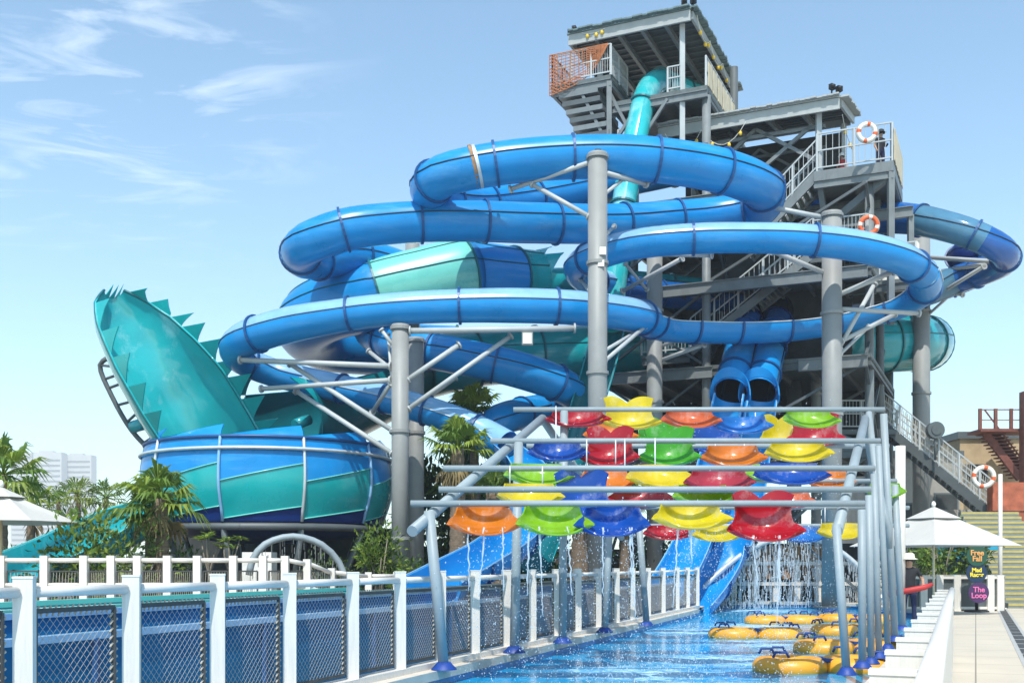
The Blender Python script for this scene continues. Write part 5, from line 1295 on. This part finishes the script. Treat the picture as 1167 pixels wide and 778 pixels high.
def shrub(px, Y, z0, z1, rx_, label, n=420, leaf=.13, m=('leaf', 'leaf_light', 'leaf_dark'), seed=1, name='shrub', ry=None):
    c = G(px, Y); rn = random.Random(seed); t = thing(name, label, 'shrub', c, 'shrubs along the terrace and deck')
    mb = MB(); cz = (z0+z1)/2; rz_ = (z1-z0)/2
    for k in range(7):
        a = rn.uniform(0, 6.28); mb.tube([c+Vector((rn.uniform(-.06, .06), rn.uniform(-.06, .06), 0)), c+Vector((math.cos(a)*rx_*.25, math.sin(a)*rx_*.25, cz*.7)), c+Vector((math.cos(a)*rx_*.6, math.sin(a)*rx_*.6, cz+rz_*rn.uniform(-.2, .6)))], [.03, .022, .012], 5)
    mb.build('stems', 'stem', t)
    n = int(n*1.7); mb = MB(); cl = [Vector((rn.gauss(0, .45)*rx_, rn.gauss(0, .45)*(ry or rx_), rn.uniform(-.8, .85)*rz_)) for _ in range(16)]
    for k in range(n):
        q = rn.choice(cl)+Vector((rn.gauss(0, .24)*rx_, rn.gauss(0, .24)*rx_, rn.gauss(0, .2)*rz_)); q.z = max(-rz_, min(rz_*1.1, q.z)); p = c+Vector((0, 0, cz))+q
        d = (q.normalized()*.6+Vector((rn.gauss(0, .5), rn.gauss(0, .5), rn.gauss(.25, .5)))).normalized(); s_ = d.cross(Vector((rn.gauss(0, 1), rn.gauss(0, 1), rn.gauss(0, 1)))).normalized(); l = leaf*rn.uniform(.7, 1.4); nn = d.cross(s_)
        mi = 1 if rn.random() < .35 else (2 if rn.random() < .3 else 0)
        mb.add([p, p+d*l*.5-s_*l*.2+nn*.02, p+d*l-nn*.05*l, p+d*l*.5+s_*l*.2+nn*.02, p+d*l*.5], [(0, 1, 4), (0, 4, 3), (1, 2, 4), (4, 2, 3)], mi)
    mb.build('leaves', list(m), t)
shrub(84, 25.8, .4, 2.6, 1.0, 'light green plumeria bush in front of the teal exit ramp', n=520, leaf=.2, seed=21)
shrub(125, 26.2, .4, 2.3, 1.0, 'leafy bush between the plumeria and the large palm', n=520, leaf=.15, seed=22)
shrub(153, 26.6, .3, 2.5, .8, 'dark bush at the foot of the two large palms', n=420, leaf=.14, seed=23, m=('leaf_dark', 'leaf', 'leaf_dark'))
shrub(205, 28, .3, 1.9, .7, 'dark low bush right of the large palm trunks', n=320, leaf=.14, seed=24, m=('leaf_dark', 'leaf', 'leaf_dark'))
shrub(432, 29.5, .9, 2.55, .62, 'round green tree in front of the bright column', n=620, leaf=.16, seed=25)
shrub(20, 32, .2, 1.9, 1.2, 'dark hedge plant under the left parasol', n=420, leaf=.15, seed=26, m=('leaf_dark', 'leaf', 'leaf_dark'))
shrub(1072, 38.4, .9, 3.0, .8, 'green bush just left of the white parasol pole at the right', n=520, leaf=.2, seed=27)
shrub(1098, 38.6, 1.0, 2.6, .9, 'darker bush right of the parasol pole beside the green sign', n=520, leaf=.2, seed=28, m=('leaf_dark', 'leaf', 'leaf_dark'))
shrub(1018, 40, .4, 2.7, .9, 'dark bush behind the lifeguard', n=420, leaf=.2, seed=29, m=('leaf_dark', 'leaf', 'leaf_dark'))
shrub(828, 40.6, .0, 1.9, .55, 'pale green bush under the left foot of the raining arch', n=360, leaf=.12, seed=30)
shrub(600, 42, .1, 2.6, 1.6, 'dark bush between the two palms behind the scoops', n=700, leaf=.2, seed=31, m=('leaf_dark', 'leaf', 'leaf_dark'))
shrub(745, 43, .1, 2.2, 1.4, 'dark bush behind the twin flumes', n=500, leaf=.2, seed=32, m=('leaf_dark', 'leaf', 'leaf_dark'))
shrub(370, 36.5, .1, 1.9, 1.1, 'dark bush under the bowl behind the small arch', n=520, leaf=.16, seed=33, m=('leaf_dark', 'leaf', 'leaf_dark'))
shrub(470, 35, .1, 1.7, .8, 'dark bush at the foot of the shaggy palm', n=420, leaf=.16, seed=34, m=('leaf_dark', 'leaf', 'leaf_dark'))
shrub(497, 45, .5, 5.6, 1.5, 'tall dark tree between the two grey columns beside the bowl', n=1300, leaf=.42, seed=41, m=('leaf_dark', 'leaf', 'leaf_dark'), name='bushy_tree')
shrub(575, 47, .3, 5.2, 2.2, 'broad dark tree behind the palms under the curled tube', n=1600, leaf=.42, seed=42, m=('leaf_dark', 'leaf', 'leaf_dark'), name='bushy_tree')
def plumeria(px, Y, ytop, label, seed):
    c = G(px, Y); zt = P(px, ytop, Y).z; rn = random.Random(seed); t = thing('plumeria', label, 'shrub', c, 'young plumerias under the bowl')
    mb = MB(); tips_ = []
    for k in range(4):
        a = k*1.7+seed; d = Vector((math.cos(a)*.32, math.sin(a)*.3, 0)); e = c+d*rn.uniform(.6, 1.1)+Vector((0, 0, zt*rn.uniform(.82, 1))); mb.tube([c, c+Vector((0, 0, zt*.5)), c+d*.5+Vector((0, 0, zt*.75)), e], [.035, .03, .024, .018], 6); tips_.append(e)
    mb.build('stems', 'stem', t); mb = MB()
    for e in tips_:
        for k in range(16):
            a = k*2.4; d = Vector((math.cos(a), math.sin(a), rn.uniform(-.1, .8))).normalized(); s_ = d.cross(Vector((0, 0, 1))).normalized(); l = rn.uniform(.2, .32)
            mb.add([e, e+d*l*.55-s_*l*.16, e+d*l-Vector((0, 0, .05)), e+d*l*.55+s_*l*.16], [(0, 1, 2, 3)], k % 2)
    mb.build('leaves', ['leaf_light', 'leaf'], t)
plumeria(238, 31, 606, 'young plumeria left of the pump housing', 3); plumeria(262, 31.5, 611, 'smaller young plumeria right next to the pump housing', 6)

# ================================================================== DISTANT BLOCKS
for (a, b, Y, yt, lab) in ((12, 36, 1540, 515, 'leftmost hazy high rise far behind the left palms'), (38, 70, 1500, 515, 'widest hazy high rise, in the middle of the three far blocks'), (73, 104, 1520, 518, 'rightmost hazy high rise with a slanting side')):
    A0 = G(a, Y); B0 = G(b, Y); zt = P(a, yt, Y).z; t = thing('tower_block', lab, 'building', Vector(((A0.x+B0.x)/2, Y, 0)))
    mb = MB(); mb.box(((A0.x+B0.x)/2, Y+10, zt/2), (B0.x-A0.x, 20, zt)); mb.box((lerp(A0.x, B0.x, .4), Y+10, zt+1.2), ((B0.x-A0.x)*.5, 12, 2.4)); mb.build('wall', 'tower_block', t)
    for k in range(1, int(zt/7.2)):
        mb = MB(); mb.box(((A0.x+B0.x)/2, Y-.2, k*7.2), (B0.x-A0.x-4, .4, 2.6)); mb.build('window_band', 'steel_dark', t)
mb = MB()
for k in range(60):
    x = -330+k*9+random.uniform(-3, 3); h = random.uniform(3, 8); mb.lathe((x, 430+random.uniform(-20, 20), 0), [(4.5, 0), (5.5, h*.5), (3, h*.9), (0, h)], 7)
o = mb.build('far_treeline', 'leaf_dark'); o['kind'] = 'stuff'; o['label'] = 'far low treeline along the hazy horizon'

# ================================================================== SKY, SUN, CAMERA
SUN_EL, SUN_AZ = R(57), R(187)        # azimuth clockwise from +Y (north): light comes from behind and left of the camera
w = bpy.data.worlds.new('World'); sc.world = w; w.use_nodes = True
nt = w.node_tree; N = nt.nodes; L = nt.links; bg = N['Background']
sky = N.new('ShaderNodeTexSky'); sky.sky_type = 'NISHITA'; sky.sun_disc = False; sky.sun_elevation = SUN_EL; sky.sun_rotation = SUN_AZ
sky.air_density = 1.0; sky.dust_density = .7; sky.ozone_density = .35
tc = N.new('ShaderNodeTexCoord')
sx = N.new('ShaderNodeSeparateXYZ'); L.new(tc.outputs['Generated'], sx.inputs[0])
# wisps: project the direction on to a plane high above
def mth(op, a, b_=None, cl=False):
    n = N.new('ShaderNodeMath'); n.operation = op; n.use_clamp = cl
    for k, x in enumerate((a, b_)):
        if x is None: continue
        if isinstance(x, (int, float)): n.inputs[k].default_value = x
        else: L.new(x, n.inputs[k])
    return n.outputs[0]
zz = mth('MAXIMUM', sx.outputs['Z'], .04)
cx = N.new('ShaderNodeCombineXYZ'); L.new(mth('DIVIDE', sx.outputs['X'], zz), cx.inputs[0]); L.new(mth('DIVIDE', sx.outputs['Y'], zz), cx.inputs[1])
mp = N.new('ShaderNodeMapping'); mp.inputs['Rotation'].default_value = (0, 0, R(-24)); mp.inputs['Scale'].default_value = (.95, 1.7, 1); mp.inputs['Location'].default_value = (3.1, 1.7, 0); L.new(cx.outputs[0], mp.inputs[0])
no = N.new('ShaderNodeTexNoise'); no.inputs['Scale'].default_value = 2.6; no.inputs['Detail'].default_value = 9; no.inputs['Roughness'].default_value = .58; no.inputs['Distortion'].default_value = 1.3; L.new(mp.outputs[0], no.inputs['Vector'])
cm = N.new('ShaderNodeMapRange'); cm.inputs[1].default_value = .50; cm.inputs[2].default_value = .78; L.new(no.outputs['Fac'], cm.inputs[0])
# the bank of cirrus lies to the left of the view
vd = N.new('ShaderNodeVectorMath'); vd.operation = 'DISTANCE'; nv = N.new('ShaderNodeVectorMath'); nv.operation = 'NORMALIZE'; L.new(tc.outputs['Generated'], nv.inputs[0]); L.new(nv.outputs[0], vd.inputs[0])
dv = Vector(((120-583.5)/F, 1, (643-50)/F)).normalized(); vd.inputs[1].default_value = tuple(dv)
mk = N.new('ShaderNodeMapRange'); mk.interpolation_type = 'SMOOTHSTEP'; mk.inputs[1].default_value = .235; mk.inputs[2].default_value = .03; L.new(vd.outputs['Value'], mk.inputs[0])
fac = mth('MULTIPLY', mth('MULTIPLY', cm.outputs[0], mk.outputs[0]), .62, True)
mx = N.new('ShaderNodeMix'); mx.data_type = 'RGBA'; L.new(fac, mx.inputs[0]); tn = N.new('ShaderNodeMix'); tn.data_type = 'RGBA'; tn.blend_type = 'MULTIPLY'; tn.inputs[0].default_value = 1; L.new(sky.outputs[0], tn.inputs[6]); tn.inputs[7].default_value = (.86, 1.06, 1.06, 1); L.new(tn.outputs[2], mx.inputs[6]); mx.inputs[7].default_value = (6.2, 6.7, 7.1, 1)
L.new(mx.outputs[2], bg.inputs['Color']); bg.inputs['Strength'].default_value = .15
sl = bpy.data.lights.new('sun', 'SUN'); sl.energy = 3.5; sl.angle = R(.53); sl.color = (1, .955, .88)
so = bpy.data.objects.new('sun', sl); COL.objects.link(so)
sd = Vector((math.sin(SUN_AZ)*math.cos(SUN_EL), math.cos(SUN_AZ)*math.cos(SUN_EL), math.sin(SUN_EL)))
so.rotation_euler = (-sd).to_track_quat('-Z', 'Y').to_euler(); so.location = sd*60
cam = bpy.data.cameras.new('camera'); co = bpy.data.objects.new('camera', cam); COL.objects.link(co); sc.camera = co
co.location = (0, 0, EYE); co.rotation_euler = (R(90), 0, 0)
cam.sensor_width = 36; cam.lens = 36*F/1167; cam.shift_y = (HZ-389)/1167; cam.clip_end = 6000; cam.clip_start = .1
USE_HAZE = True
if USE_HAZE:
    mb = MB(); mb.box((0, 800, 82), (2800, 1720, 168)); h = mb.build('haze', 'drop'); h['kind'] = 'stuff'
    hm = bpy.data.materials.new('haze'); hm.use_nodes = True; nt = hm.node_tree; nt.nodes.remove(nt.nodes['Principled BSDF'])
    pv = nt.nodes.new('ShaderNodeVolumePrincipled'); pv.inputs['Density'].default_value = .00045; pv.inputs['Color'].default_value = (.93, .96, 1, 1); pv.inputs['Anisotropy'].default_value = .2
    nt.links.new(pv.outputs[0], nt.nodes['Material Output'].inputs['Volume']); h.data.materials.clear(); h.data.materials.append(hm)
sc.view_settings.view_transform = 'Standard'; sc.view_settings.look = 'None'; sc.view_settings.exposure = 0.57; sc.view_settings.gamma = 1
sc.cycles.volume_bounces = 1; sc.cycles.max_bounces = 8; sc.cycles.diffuse_bounces = 3; sc.cycles.transparent_max_bounces = 8
sc.cycles.use_denoising = True
